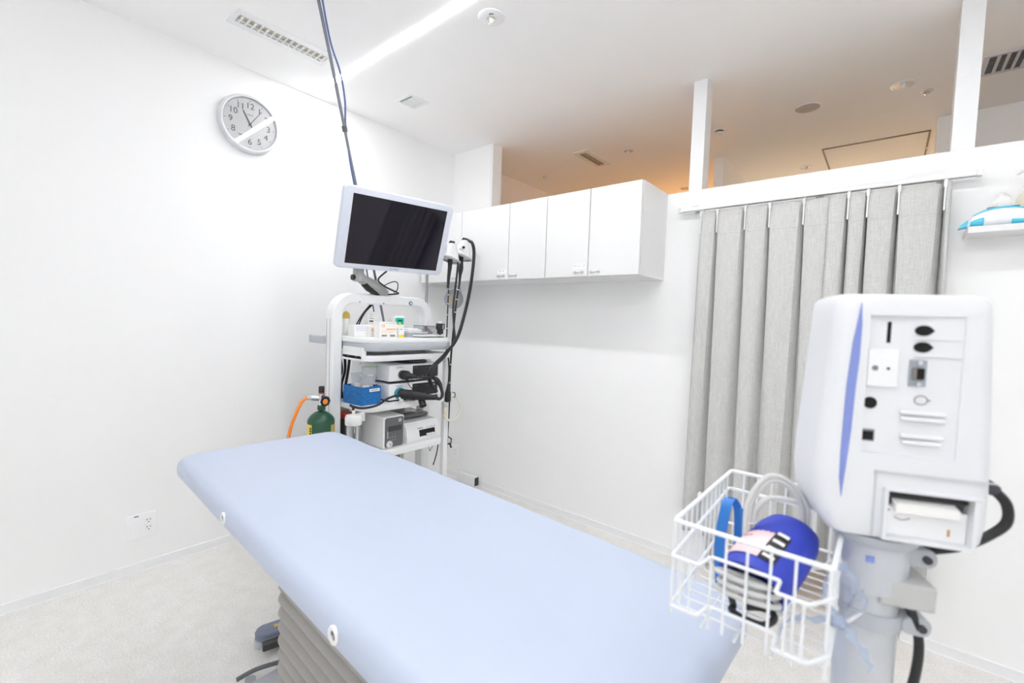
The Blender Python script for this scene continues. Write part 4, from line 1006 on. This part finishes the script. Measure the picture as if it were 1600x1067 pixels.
# round grey disc hanging on the wall behind the scopes
def disc():
    t = thing('round_disc', 'round pale blue grey disc with a beige centre hanging behind the scopes', 'wall disc', mtx=axes((.28, -.225, 1.485), Vector((.75, .66, 0)), (0, 0, 1), Vector((.66, -.75, 0))))
    b = bmesh.new(); lathe(b, [(.020, -.03), (.06, -.022), (.072, 0), (.074, .012), (.066, .018), (.044, .010)], 36, cap=False); obj('shell', b, mat('pale_blue_grey', (.33, .35, .40), .4), t, True)
    b = bmesh.new(); lathe(b, [(.045, .004), (.045, .010)], 32); obj('lens', b, M_BEIGE, t, True)
    b = bmesh.new(); tube(b, cr([(-.055, .045, .004), (-.04, .085, .004), (0, .10, .004), (.04, .085, .004), (.055, .045, .004)], 6), .0055, 8); obj('handle', b, M_LGREY, t, True)
    b = bmesh.new(); cyl(b, (0, 0, -.03), (0, 0, -.155), .012, n=12); obj('stem', b, M_LGREY, t, True)
disc()

# gas cylinder
def tank():
    t = thing('gas_cylinder', 'dark green gas cylinder with yellow label beside the cart', 'gas cylinder', (.56, -1.412, 0))
    r = .068; zt = .775
    pr = [(.05, .0), (r, .012), (r, zt)] + [(r*math.cos(a)*.74+.026*0+ r*.26*(1-math.sin(a)), zt+.050*math.sin(a)) for a in [PI/2*i/8 for i in range(1, 8)]] + [(.020, zt+.056), (.019, zt+.080)]
    b = bmesh.new(); lathe(b, pr, 36); obj('body', b, M_GREEN, t, True)
    def patch(a0, a1, z0, z1, dr=.0007):
        g = bmesh.new(); secs = []
        for rr in (r+.0002, r+dr):
            secs.append([(rr*math.cos(math.radians(a0+(a1-a0)*i/8)), rr*math.sin(math.radians(a0+(a1-a0)*i/8))) for i in range(9)])
        vs = [[g.verts.new((x, y, z)) for x, y in secs[k]] for k in (0, 1) for z in (z0, z1)]
        ring_faces(g, [vs[0], vs[1], vs[3], vs[2], vs[0]], False)
        bmesh.ops.remove_doubles(g, verts=g.verts, dist=1e-6); return g
    yl = obj('warning_label', patch(240, 292, .672, .760), M_YEL, t)
    for i in range(5): obj('label_mark', patch(280, 290, .684+.013*i, .693+.013*i, .0012), M_BLKPRINT, yl)
    obj('label_seal', patch(252, 266, .725, .742, .0012), M_PINK, yl)
    obj('side_label', patch(18, 48, .665, .755), M_YCAP, t)
    obj('stencil', patch(312, 340, .655, .664), M_PAPER, t)
    b = bmesh.new(); bx(b, .052, .060, -.012, .012, zt+.006, zt+.044); b.transform(Matrix.Rotation(.25, 4, 'Z') @ Matrix.Rotation(-.5, 4, 'X')); obj('paper_tag', b, M_PAPER, t)
    b = bmesh.new(); cyl(b, (0, 0, zt+0.078), (0, 0, zt+0.140), .017, n=16); cyl(b, (0, 0, zt+0.115), (-.02, -.045, zt+0.120), .014, n=14); v = obj('valve', b, M_CHROME, t, True)
    b = bmesh.new(); lathe(b, [(.014, zt+0.146), (.015, zt+0.150), (.015, zt+0.176), (.013, zt+0.180)], 18); obj('top_knob', b, M_BLACK, v, True)
    b = bmesh.new(); lathe(b, [(.0145, zt+0.140), (.0145, zt+0.147)], 18); obj('red_ring', b, M_RED, v, True)
    ax = axes((.020, .012, zt+0.105), (0, 1, 0), (0, 0, 1), Vector((.85, -.45, 0)).normalized())
    b = bmesh.new(); lathe(b, [(.010, -.01), (.010, .012), (.026, .014), (.028, .018), (.028, .028), (.024, .032)], 8, ax); hw = obj('hand_wheel', b, M_BLACK, v, True)
    b = bmesh.new(); lathe(b, [(.014, .032), (.014, .0345)], 18, ax); obj('wheel_hub', b, M_ORANGE, hw, True)
    h = thing('orange_hose', 'orange rubber hose curving from the green cylinder valve', 'hose', (.56, -1.412, 0))
    b = bmesh.new(); tube(b, cr([(-.020, -.048, zt+0.120), (-.024, -.064, zt+0.122), (-.03, -.095, zt+0.095), (-.04, -.135, zt+-0.010), (-.045, -.155, zt-.12), (-.045, -.160, zt-.29), (-.04, -.14, .2), (0, -.12, .02)], 8), .0085, 12); obj('hose', b, M_ORANGE, h, True)
    b = bmesh.new(); cyl(b, (-.017, -.040, zt+0.119), (-.024, -.066, zt+0.122), .0105, n=12); obj('hose_fitting', b, M_LGREY, h, True)
tank()
tr = thing('red_topped_device', 'dark device with a red top behind the water jar', 'device', (.46, -1.212, .588))
b = bmesh.new(); bx(b, -.06, .06, -.035, .035, 0, .155, bev=.004); obj('body', b, M_DGREY, tr)
b = bmesh.new(); bx(b, -.06, .06, -.035, .035, .155, .185, bev=.004); obj('top', b, M_RED, tr)
for i in range(3): obj('mark', box(.0601, .0607, -.03, -.005+.008*i, .03+.03*i, .045+.03*i), M_PAPER, tr)

# cables from the ceiling to the cart
def ceiling_cable(label, pts, r, m):
    t = thing('ceiling_cable', label, 'cable', pts[0], group='cables from ceiling to cart')
    b = bmesh.new(); tube(b, cr([tuple(Vector(p)-Vector(pts[0])) for p in pts], 8), r, 8); obj('cable', b, m, t, True)
    return t
A0 = Vector((.905, -1.635, 2.698)); A1 = Vector((.36, -.90, 1.30))
def lerp(s, dx=0, dy=0, dz=0): return tuple(A0.lerp(A1, s)+Vector((dx, dy, dz)))
c1 = ceiling_cable('grey cable dropping from the ceiling to the cart', [lerp(0), lerp(.2, .004, .0, -.004), lerp(.42, .0, .0, -.004), lerp(.7, .0, .006, -.006), lerp(1)], .0075, M_GREYCAB)
ceiling_cable('thin blue cable twisted beside the grey ceiling cable', [lerp(0, .012, .012), lerp(.10, .012, .010), lerp(.17, .018, .026), lerp(.24, .014, .024), lerp(.31, .003, .006), lerp(.42, .002, -.010), lerp(.55, -.006, -.010), lerp(.75, -.02, -.03), lerp(1, -.03, -.04)], .0045, M_BLUECAB)
b = bmesh.new(); p = A0.lerp(A1, .315)-A0; d = (A1-A0).normalized()*.014; cyl(b, p-d, p+d, .013, n=10); obj('cable_tie', b, M_MGREY, c1)
b = bmesh.new(); lathe(b, [(.045, .002), (.045, -.004), (.03, -.010)], 20); obj('ceiling_rose', b, M_WHITE, c1, True)
tk = thing('black_lead_pair', 'pair of black leads curving down under the cart arch', 'cable', (.44, -1.05, 1.405))
for k in range(2):
    b = bmesh.new(); tube(b, cr([(0, .012*k, .0), (.0, -.05+.008*k, -.055), (.0, -.095+.016*k, -.13), (0, -.105+.02*k, -.186)], 6), .0045, 8); obj('lead', b, M_RUBBER, tk, True)

# ================================================================== VITAL SIGNS MONITOR ON ITS POLE (foreground)
VM = axes((2.876, -1.919, 1.251), Vector((.9265, .3762, 0)), Vector((-.3762, .9265, 0)), (0, 0, 1))
def vital():
    t = thing('vital_signs_monitor', 'white patient monitor seen from the back with a periwinkle stripe and printer slot', 'patient monitor', mtx=VM)
    def sec(u0, u1, y0, y1, z, r):
        return [(x, y, z) for x, y in rrect(u1-u0, y1-y0, r, 7, (u0+u1)/2, (y0+y1)/2)]
    rows = [(-.1465, -.066, .062, .012, .085, .010), (-.144, -.071, .068, .003, .095, .016), (-.137, -.0765, .073, .0005, .100, .018), (-.116, -.0875, .0760, 0, .104, .018), (-.085, -.0905, .0765, 0, .106, .018), (-.047, -.0895, .0755, 0, .106, .018),
            (0, -.0865, .0735, 0, .106, .018), (.06, -.083, .0705, 0, .105, .018), (.11, -.0805, .0680, 0, .104, .018), (.126, -.079, .0660, .0005, .102, .016), (.132, -.076, .062, .004, .096, .014), (.1355, -.068, .054, .014, .085, .010)]
    b = bmesh.new(); loft(b, [sec(u0, u1, y0, y1, z, r) for z, u0, u1, y0, y1, r in rows])
    body = obj('housing', b, mat('monitor_shell', (.78, .79, .815), .4, var=.004), t)
    cq = bmesh.new(); prism(cq, [(-.0485, -.02), (.0385, -.02), (.0385, .0022), (-.0485, .0060)], -.046, .111, 'xy'); cut = [cq]
    c2 = bmesh.new(); bx(c2, -.0215, .0555, -.02, .016, -.139, -.0865); cut.append(c2)
    boolean_cut(body, cut)
    for pl in body.data.polygons: pl.use_smooth = True
    try: body.data.set_sharp_from_angle(angle=math.radians(35))
    except Exception: pass
    Y = .0100
    # taper stripe
    L_ = [(-.0580, .1245), (-.0563, .100), (-.0566, .060), (-.0583, .030), (-.0598, -.020), (-.0625, -.065), (-.0650, -.101), (-.0680, -.080), (-.0685, -.050), (-.0682, -.020), (-.0672, .030), (-.0640, .080)]
    b = bmesh.new(); prism(b, L_, -.0012, .001, 'xz'); obj('colour_stripe', b, M_PURPLE, t)
    # recessed panel contents
    Y = .0056
    obj('card_slot', box(-.0300, -.0262, Y-.0006, Y+.0005, .0800, .1040), M_HOLE, t)
    b = bmesh.new(); bx(b, -.0475, -.0182, Y-.0045, Y, .0300, .0725, bev=.001, seg=1); cv = obj('cover_plate', b, M_WHITE, t)
    b = bmesh.new(); cyl(b, (-.0405, Y-.0044, .051), (-.0405, Y-.0052, .051), .0030, n=14); obj('screw', b, M_GRYPRINT, cv)
    b = bmesh.new(); cyl(b, (-.0280, Y-.0044, .051), (-.0280, Y-.0052, .051), .0016, n=10); obj('screw', b, M_BLKPRINT, cv)
    Y = .0036
    for zc in (.0950, .0765):
        P = [(.0030+.0080*math.cos(a), zc+.0058*math.sin(a)) for a in [math.radians(40+i*280/16) for i in range(17)]] + [(.0128, zc)]
        b = bmesh.new(); prism(b, P, Y-.0010, Y+.0005, 'xz'); obj('round_jack', b, M_HOLE, t)
    obj('ledge', box(-.004, .036, Y-.003, Y, .0855, .0868), M_WHITE, t); obj('ledge', box(-.004, .036, Y-.003, Y, .0665, .0678), M_WHITE, t)
    d = obj('serial_port', box(-.0078, .0080, Y-.0012, Y, .0325, .0620), mat('dsub_plate', (.40, .44, .50), .35, .6), t)
    obj('serial_socket', box(-.0050, .0052, Y-.0045, Y-.0010, .0395, .0545, bev=.0015, seg=1), mat('dsub_socket', (.30, .27, .25), .4, .4), d)
    obj('serial_hole', box(-.0022, .0046, Y-.0050, Y-.0044, .0410, .0530), M_HOLE, d)
    for zc in (.0352, .0592):
        b = bmesh.new(); cyl(b, (0.0005, Y-.0010, zc), (0.0005, Y-.0045, zc), .0025, n=8); obj('hex_nut', b, M_CHROME, d)
    Y = .0056
    b = bmesh.new(); cyl(b, (-.0412, Y+.0003, .0105), (-.0412, Y-.0010, .0105), .0066, n=22); obj('round_jack', b, M_HOLE, t)
    obj('rj_port', box(-.0482, -.0350, Y-.0008, Y, -.0338, -.0202), M_GRYPRINT, t)
    b = bmesh.new(); bx(b, -.0468, -.0362, Y-.0012, Y-.0007, -.0325, -.0225); obj('rj_hole', b, M_HOLE, t)
    Y = .0036
    # symbol outline
    b = bmesh.new(); P = [(-.001+.006*math.cos(a)+.006, Y-.0006, .0175+.005*math.sin(a)) for a in [2*PI*i/14 for i in range(14)]]; tube(b, P, .0005, 5, True); tube(b, [(.0105, Y-.0006, .0175), (.0135, Y-.0006, .0178)], .0008, 5); obj('symbol', b, M_GRYPRINT, t)
    for zc, w_ in ((.0035, .021), (-.0035, .0195), (-.0230, .020), (-.0300, .018)):
        b = bmesh.new(); bx(b, .0065-w_, .0065+w_, Y-.006, Y, zc-.0022, zc+.0018, bev=.0015); obj('vent_fin', b, M_WHITE, t)
    # printer compartment
    b = bmesh.new(); bx(b, -.0335, .074, -.0035, .0, -.0665, -.0655); bx(b, -.0335, -.0325, -.0030, .0, -.1410, -.0655); obj('printer_seam', b, mat('seam_grey', (.62, .63, .65), .5), t)
    g = bmesh.new(); a0, a1, z0, z1 = -.0250, .0640, -.1440, -.0830
    bx(g, a0, a1, -.006, .001, -.0868, z1, bev=.0012, seg=1); bx(g, a0, -.0212, -.006, .001, -.1392, -.0868); bx(g, .0555, .0590, -.006, .001, -.1392, -.0868); bx(g, a0, .0590, -.006, .001, -.1425, -.1392)
    obj('printer_frame', g, mat('monitor_shell', (.78, .79, .815), .4), t)
    obj('printer_face', box(-.0213, .0553, .0040, .0155, -.1388, -.1050, bev=.0006, seg=1), M_WHITE, t)
    obj('platen', box(-.014, .051, .006, .015, -.1045, -.0900), M_DGREY, t)
    b = bmesh.new(); cyl(b, (-.0205, .007, -.092), (.055, .007, -.092), .0035, n=10); obj('roller', b, M_BLACK, t, True)
    b = bmesh.new(); prism(b, [(.004, -.1075), (-.004, -.1100), (-.005, -.1000), (.008, -.0965)], -.0135, .0440, 'yz'); obj('paper', b, M_PAPER, t)
    obj('status_led', box(.0385, .0405, .0030, .0042, -.1320, -.1245), mat('amber_led', (.55, .30, .10), .4), t)
    obj('release_mark', box(-.0175, -.0155, .0033, .0042, -.1115, -.1095), M_GRYPRINT, t)
    b = bmesh.new(); tube(b, cr([(-.011, .0037, -.1175), (-.004, .0037, -.1205), (.004, .0037, -.1175)], 4), .0004, 5); obj('release_arc', b, M_GRYPRINT, t)
    # mains plug at the right
    b = bmesh.new(); tube(b, cr([(.074, .045, -.076), (.090, .045, -.079), (.100, .045, -.086)], 4), .0070, 12); pl = obj('power_plug', b, mat('slate_rubber', (.06, .065, .08), .5), t, True)
    b = bmesh.new(); tube(b, cr([(.098, .045, -.084), (.112, .046, -.100), (.114, .047, -.122), (.098, .046, -.140), (.070, .035, -.152), (.040, .030, -.160), (.020, .034, -.168), (.005, .046, -.180), (.002, .052, -.20)], 7), .0052, 10); obj('power_cord', b, M_RUBBER, t, True)
    return t
vital()
PX, PY = 2.846, -1.885
def stand():
    t = thing('monitor_stand', 'silver pole stand carrying the patient monitor', 'stand', (PX, PY, 0))
    b = bmesh.new(); cyl(b, (0, 0, .10), (0, 0, 1.105), .0305, n=32); obj('pole', b, M_SILVERP, t, True)
    b = bmesh.new(); lathe(b, [(.040, 1.092), (.044, 1.097), (.044, 1.1045)], 28); obj('top_plate', b, M_LGREY, t, True)
    b = bmesh.new(); lathe(b, [(.036, 1.035), (.037, 1.038), (.037, 1.088), (.036, 1.092)], 32); obj('collar', b, M_SILVERP, t, True)
    for z in (1.082, 1.000):
        e = Vector((.92, .38, 0)); n = Vector((.38, -.92, 0))
        b = bmesh.new(); lathe(b, [(.0312, z-.010), (.0345, z-.009), (.0345, z+.009), (.0312, z+.010)], 32)
        m = axes((e*.043).to_tuple()+() if False else tuple(e*.042+Vector((0, 0, z))), e, (0, 0, 1), n)
        bb = bmesh.new(); prism(bb, rrect(.030, .022, .010, 5), -.018, .022, 'xy', .002); bb.transform(m)
        me = bpy.data.meshes.new('x'); bb.to_mesh(me); bb.free(); b.from_mesh(me); bpy.data.meshes.remove(me)
        cl = obj('clamp', b, M_LGREY, t, True)
        b = bmesh.new(); lathe(b, [(.0045, 0), (.0045, .0035)], 14, axes(tuple(e*.046+n*.022+Vector((0, 0, z))), e, (0, 0, 1), n)); obj('bolt', b, M_DGREY, cl)
    e = Vector((.92, .38, 0)); n = Vector((.38, -.92, 0))
    b = bmesh.new(); bx(b, -.002, .052, -.036, .02, 1.026, 1.056, bev=.003); b.transform(axes((0, 0, 0), e, -n, (0, 0, 1))); obj('cable_strap', b, mat('strap_grey', (.52, .52, .51), .5), t)
    b = bmesh.new(); bx(b, -.019, -.011, -.0385, -.036, 1.075, 1.082); b.transform(axes((0, 0, 0), e, -n, (0, 0, 1))); obj('blue_sticker', b, M_PURPLE, t)
    for i in range(5):
        a = 2*PI*i/5+.5; d = Vector((math.cos(a), math.sin(a), 0))
        b = bmesh.new(); tube(b, [d*.02+Vector((0, 0, .115)), d*.24+Vector((0, 0, .075))], lambda s: .020-.006*s, 10); lg = obj('leg', b, M_SILVERP, t, True)
        p = d*.235; q = d.cross(Vector((0, 0, 1)))
        b = bmesh.new(); cyl(b, p-q*.012+Vector((0, 0, .032)), p+q*.012+Vector((0, 0, .032)), .031, n=18); obj('caster', b, M_RUBBER, lg, True)
    return t
stand()
tc_ = thing('power_lead', 'black power lead running down beside the monitor pole', 'cable', (PX, PY, 0))
b = bmesh.new(); tube(b, cr([(.030, -.006, 1.05), (.040, -.004, 1.02), (.050, .004, .98), (.049, .010, .93), (.040, .008, .88), (.034, .006, .80), (.036, .01, .5), (.06, .02, .05)], 7), .0050, 10); obj('cable', b, M_RUBBER, tc_, True)
b = bmesh.new(); cyl(b, (.034, -.006, 1.035), (.040, -.004, 1.02), .007, n=10); obj('strain_relief', b, M_DGREY, tc_, True)

# ------------------------------------------------------------------ wire basket with its contents
BX0, BX1, BY0, BY1 = 2.652, 2.818, -2.017, -1.745
ZR, ZM, ZL, ZB = 1.093, 1.062, 1.000, .972
def basket():
    ox, oy = (BX0+BX1)/2, (BY0+BY1)/2
    t = thing('wire_basket', 'white coated wire basket clipped to the pole under the monitor', 'basket', (ox, oy, ZB))
    def P(x, y, z): return (x-ox, y-oy, z-ZB)
    def rod(name, pts, r, closed=False):
        b = bmesh.new(); tube(b, [P(*p) for p in pts], r, 8, closed); return obj(name, b, M_WIRE, t, True)
    def rnd(pts, r=.006, k=4):      # round the corners of a closed polyline
        out = []; n = len(pts)
        for i in range(n):
            p, a, c = Vector(pts[i]), Vector(pts[i-1]), Vector(pts[(i+1) % n])
            u, v = (a-p), (c-p); q = min(r, u.length*.45, v.length*.45); u.normalize(); v.normalize()
            A, B = p+u*q, p+v*q
            for j in range(k+1):
                s = j/k; out.append(tuple((1-s)**2*A+2*s*(1-s)*p+s*s*B))
        return out
    rod('rim', rnd([(BX0, BY0, ZR), (BX1, BY0, ZR), (BX1, BY1, ZR), (BX0, BY1, ZR)]), .0030, True)
    D = .030
    def loop(z, d=D):
        return rnd([(BX0+.009, BY0-d, z), (2.692, BY0-d, z), (2.698, BY0, z), (2.771, BY0, z), (2.771, BY0-d, z), (BX1-.016, BY0-d, z), (BX1+.001, BY0, z), (BX1+.001, BY1, z), (BX0-.002, BY1, z)], .004, 3)
    rod('waist_rod', loop(ZM), .0022, True); rod('foot_rod', loop(ZL), .0022, True)
    # front uprights
    for x in (2.662, 2.672, 2.683):
        rod('wire', [(x, BY0-D, ZM), (x, BY0-D, ZL)], .0013)
    for x in (2.698, 2.714, 2.737, 2.761):
        rod('wire', [(x, BY0, ZR if x > 2.705 else ZM), (x, BY0, ZB)], .0017)
    for x in (2.781, 2.797):
        rod('wire', [(x, BY0-D, ZM), (x, BY0-D, ZL)], .0015)
    rod('wire', [(2.785, BY0, ZR), (2.785, BY0, ZB)], .0017); rod('wire', [(BX1-.002, BY0, ZR), (BX1-.002, BY0, ZB)], .0020)
    rod('wire', [(BX0, BY0, ZR), (BX0, BY0, ZB)], .0020)
    # back uprights
    for i in range(1, 8):
        x = BX0+(BX1-BX0)*i/8; rod('wire', [(x, BY1, ZR), (x, BY1, ZB)], .0017)
    rod('wire', [(BX0, BY1, 1.06), (BX1, BY1, 1.06)], .0017)
    # sides: bent U wires across the width (left side, floor, right side)
    for i in range(1, 12):
        y = BY0+(BY1-BY0)*i/12
        rod('wire', [(BX0, y, ZR), (BX0, y, ZB+.004), (BX0+.004, y, ZB), (BX1-.004, y, ZB), (BX1, y, ZB+.004), (BX1, y, ZR)], .0015)
    for x in (2.690, 2.728, 2.766): rod('wire', [(x, BY0, ZB-.002), (x, BY1, ZB-.002)], .0017)
    b = bmesh.new(); tube(b, [P(BX0-.001, BY0+.10+.006*math.cos(a), ZR+.004+.004*math.sin(a)) for a in [2*PI*i/10 for i in range(10)]], .0012, 6, True); obj('hook_loop', b, M_WIRE, t)
basket()
def cuff():
    ax_ = Vector((.20, .80, .30)).normalized()                         # roll axis, open end toward the front
    sd = Vector((.97, -.24, 0)).normalized(); sd = (sd-ax_*sd.dot(ax_)).normalized(); up = sd.cross(ax_)
    if up.z < 0: up = -up
    org = Vector((2.738, -1.990, 1.030))
    t = thing('blood_pressure_cuff', 'rolled royal blue blood pressure cuff with a pink label in the basket', 'blood pressure cuff', mtx=axes(org, sd, ax_, up))
    def shell(a0, a1, r0, r1, y0, y1, th, k=20, sx=1.25, sz=.95):
        b = bmesh.new(); secs = []
        for y, f in ((y0, 1.0), (y0+(y1-y0)*.5, 1.0), (y0+(y1-y0)*.85, .93), (y1, .80)):
            outer = []; inner = []
            for i in range(k+1):
                s = i/k; a = math.radians(a0+(a1-a0)*s); r = (r0+(r1-r0)*s)*f
                outer.append((r*sx*math.cos(a), y, r*sz*math.sin(a))); inner.append(((r-th)*sx*math.cos(a), y, (r-th)*sz*math.sin(a)))
            secs.append(outer+inner[::-1])
        return loft(b, secs)
    obj('outer_wrap', shell(-150, 215, .030, .034, 0, .115, .0035, 40), M_CUFF, t, True)
    obj('inner_wrap', shell(-120, 200, .024, .027, .004, .108, .003, 30), M_CUFFIN, t, True)
    obj('pink_label', shell(88, 150, .0341, .0346, .018, .080, .0006, 10), M_PINK, t, True)
    obj('black_band', shell(62, 88, .0340, .0345, .018, .080, .0006, 8), M_BLKPRINT, t, True)
    for i in range(4): obj('white_character', shell(66, 84, .0348, .0352, .023+.0140*i, .032+.0140*i, .0006, 5), M_PAPER, t, True)
    for i in range(2): obj('label_ring', shell(100+18*i, 128+10*i, .0349, .0352, .032+.02*i, .0345+.02*i, .0004, 6), mat('dark_pink', (.45, .22, .25), .6), t, True)
    return t
cuff()
def coil():
    t = thing('cuff_hose', 'coiled pale grey air hose tucked into the cuff and looping above it', 'hose', (2.735, -2.0, ZB))
    o = Vector((2.735, -2.0, ZB)); b = bmesh.new(); P = []
    for i in range(64):
        a = 2*PI*i/22; P.append((.034*math.cos(a)+.002*math.sin(i), .012*math.sin(a)+.004, .040+.0105*i/22))
    tube(b, P, .0032, 8); obj('coil', b, M_HOSE, t, True)
    def lp(pts): 
        bb = bmesh.new(); tube(bb, cr([tuple(Vector(p)-o) for p in pts], 8), .0034, 8); obj('standing_loop', bb, M_HOSE, t, True)
    lp([(2.722, -1.925, 1.02), (2.718, -1.925, 1.075), (2.720, -1.922, 1.110), (2.735, -1.913, 1.138), (2.752, -1.902, 1.138), (2.770, -1.890, 1.115), (2.773, -1.888, 1.08), (2.768, -1.893, 1.03)])
    lp([(2.724, -1.920, 1.02), (2.722, -1.920, 1.085), (2.733, -1.912, 1.112), (2.752, -1.900, 1.116), (2.780, -1.880, 1.108), (2.805, -1.86, 1.10)])
    lp([(2.720, -1.93, 1.02), (2.715, -1.928, 1.07), (2.717, -1.925, 1.112), (2.734, -1.914, 1.144), (2.755, -1.900, 1.142), (2.777, -1.886, 1.112), (2.779, -1.884, 1.07), (2.772, -1.889, 1.02)])
    b = bmesh.new(); tube(b, [(2.7205+.006*math.cos(a)-o.x, -1.923+.006*math.sin(a)-o.y, 1.082-o.z) for a in [2*PI*i/10 for i in range(10)]], .0012, 6, True); obj('rubber_band', b, M_CREAM, t)
coil()
tbk = thing('black_hose_ring', 'small black rubber hose ring at the bottom of the basket', 'hose', (2.742, -1.998, ZB))
b = bmesh.new(); tube(b, cr([(.023*math.cos(a), .012*math.sin(a), .026+.010*max(0, math.sin(a+1))) for a in [math.radians(-200+24*i) for i in range(14)]], 4), .0040, 8); obj('hose', b, M_RUBBER, tbk, True)
b = bmesh.new(); cyl(b, (-.021, .004, .026), (-.026, .010, .034), .0040, n=10); obj('connector', b, M_DGREY, tbk, True)
def blue_pack():
    t = thing('blue_strap', 'bright blue folded strap standing at the left of the basket', 'strap', (2.683, -1.905, ZB))
    def rib(pts, w_, nm):
        b = bmesh.new(); secs = []
        for p in cr(pts, 6):
            secs.append([(p.x-w_, p.y-.0012, p.z), (p.x-w_, p.y+.0012, p.z), (p.x+w_, p.y+.0012, p.z), (p.x+w_, p.y-.0012, p.z)])
        loft(b, secs); obj(nm, b, M_BLUE, t, True)
    rib([(0, 0, .0), (-.004, 0, .06), (.0, .006, .112), (.002, .016, .122)], .007, 'strap_fold')
    rib([(.004, .022, .122), (.012, .028, .10), (.014, .03, .03)], .006, 'strap_fold')
    rib([(.026, .01, .0), (.025, .012, .06), (.021, .016, .112)], .005, 'strap_end')
blue_pack()
te = thing('cream_lead_bundle', 'bundle of thin cream sensor leads lying at the back of the basket', 'cable', (2.775, -1.82, ZB))
for k in range(5):
    b = bmesh.new(); tube(b, cr([(-.045, .03-.012*k, .004+.004*k), (-.015, .02-.010*k, .012+.006*k), (.015, .03-.012*k, .018+.005*k), (.036, .04-.010*k, .03+.006*k)], 5), .0022, 6); obj('lead', b, M_OFFW, te, True)
def ribbon():
    t = thing('blue_plastic_tie', 'crumpled translucent blue plastic tie knotted between basket and pole', 'plastic tie', (2.822, -1.995, 1.03))
    b = bmesh.new(); lathe(b, [(.001, -.008), (.007, -.006), (.010, 0), (.007, .006), (.001, .008)], 12); obj('knot', b, M_BLUEFILM, t, True)
    for k, pts in enumerate([[(0, 0, 0), (-.010, .0, .020), (-.012, .006, .040), (0, .012, .055), (.014, .010, .040), (.008, .004, .012)], [(0, 0, 0), (.014, .004, -.012), (.026, .006, -.030), (.032, .006, -.042)], [(0, 0, 0), (-.018, -.004, -.006), (-.034, -.006, -.010), (-.045, -.006, -.020)], [(0, 0, .0), (.012, .006, .026), (.020, .012, .030), (.022, .014, .012), (.006, .006, -.004)]]):
        b = bmesh.new(); secs = []
        C_ = cr(pts, 6)
        for i, p in enumerate(C_):
            w_ = .004+.002*math.sin(i*1.1+k); secs.append([(p.x-w_*.4, p.y-.0006, p.z-w_), (p.x+w_*.4, p.y-.0006, p.z+w_), (p.x+w_*.4, p.y+.0006, p.z+w_), (p.x-w_*.4, p.y+.0006, p.z-w_)])
        loft(b, secs); obj('tail', b, M_BLUEFILM, t, True)
ribbon()
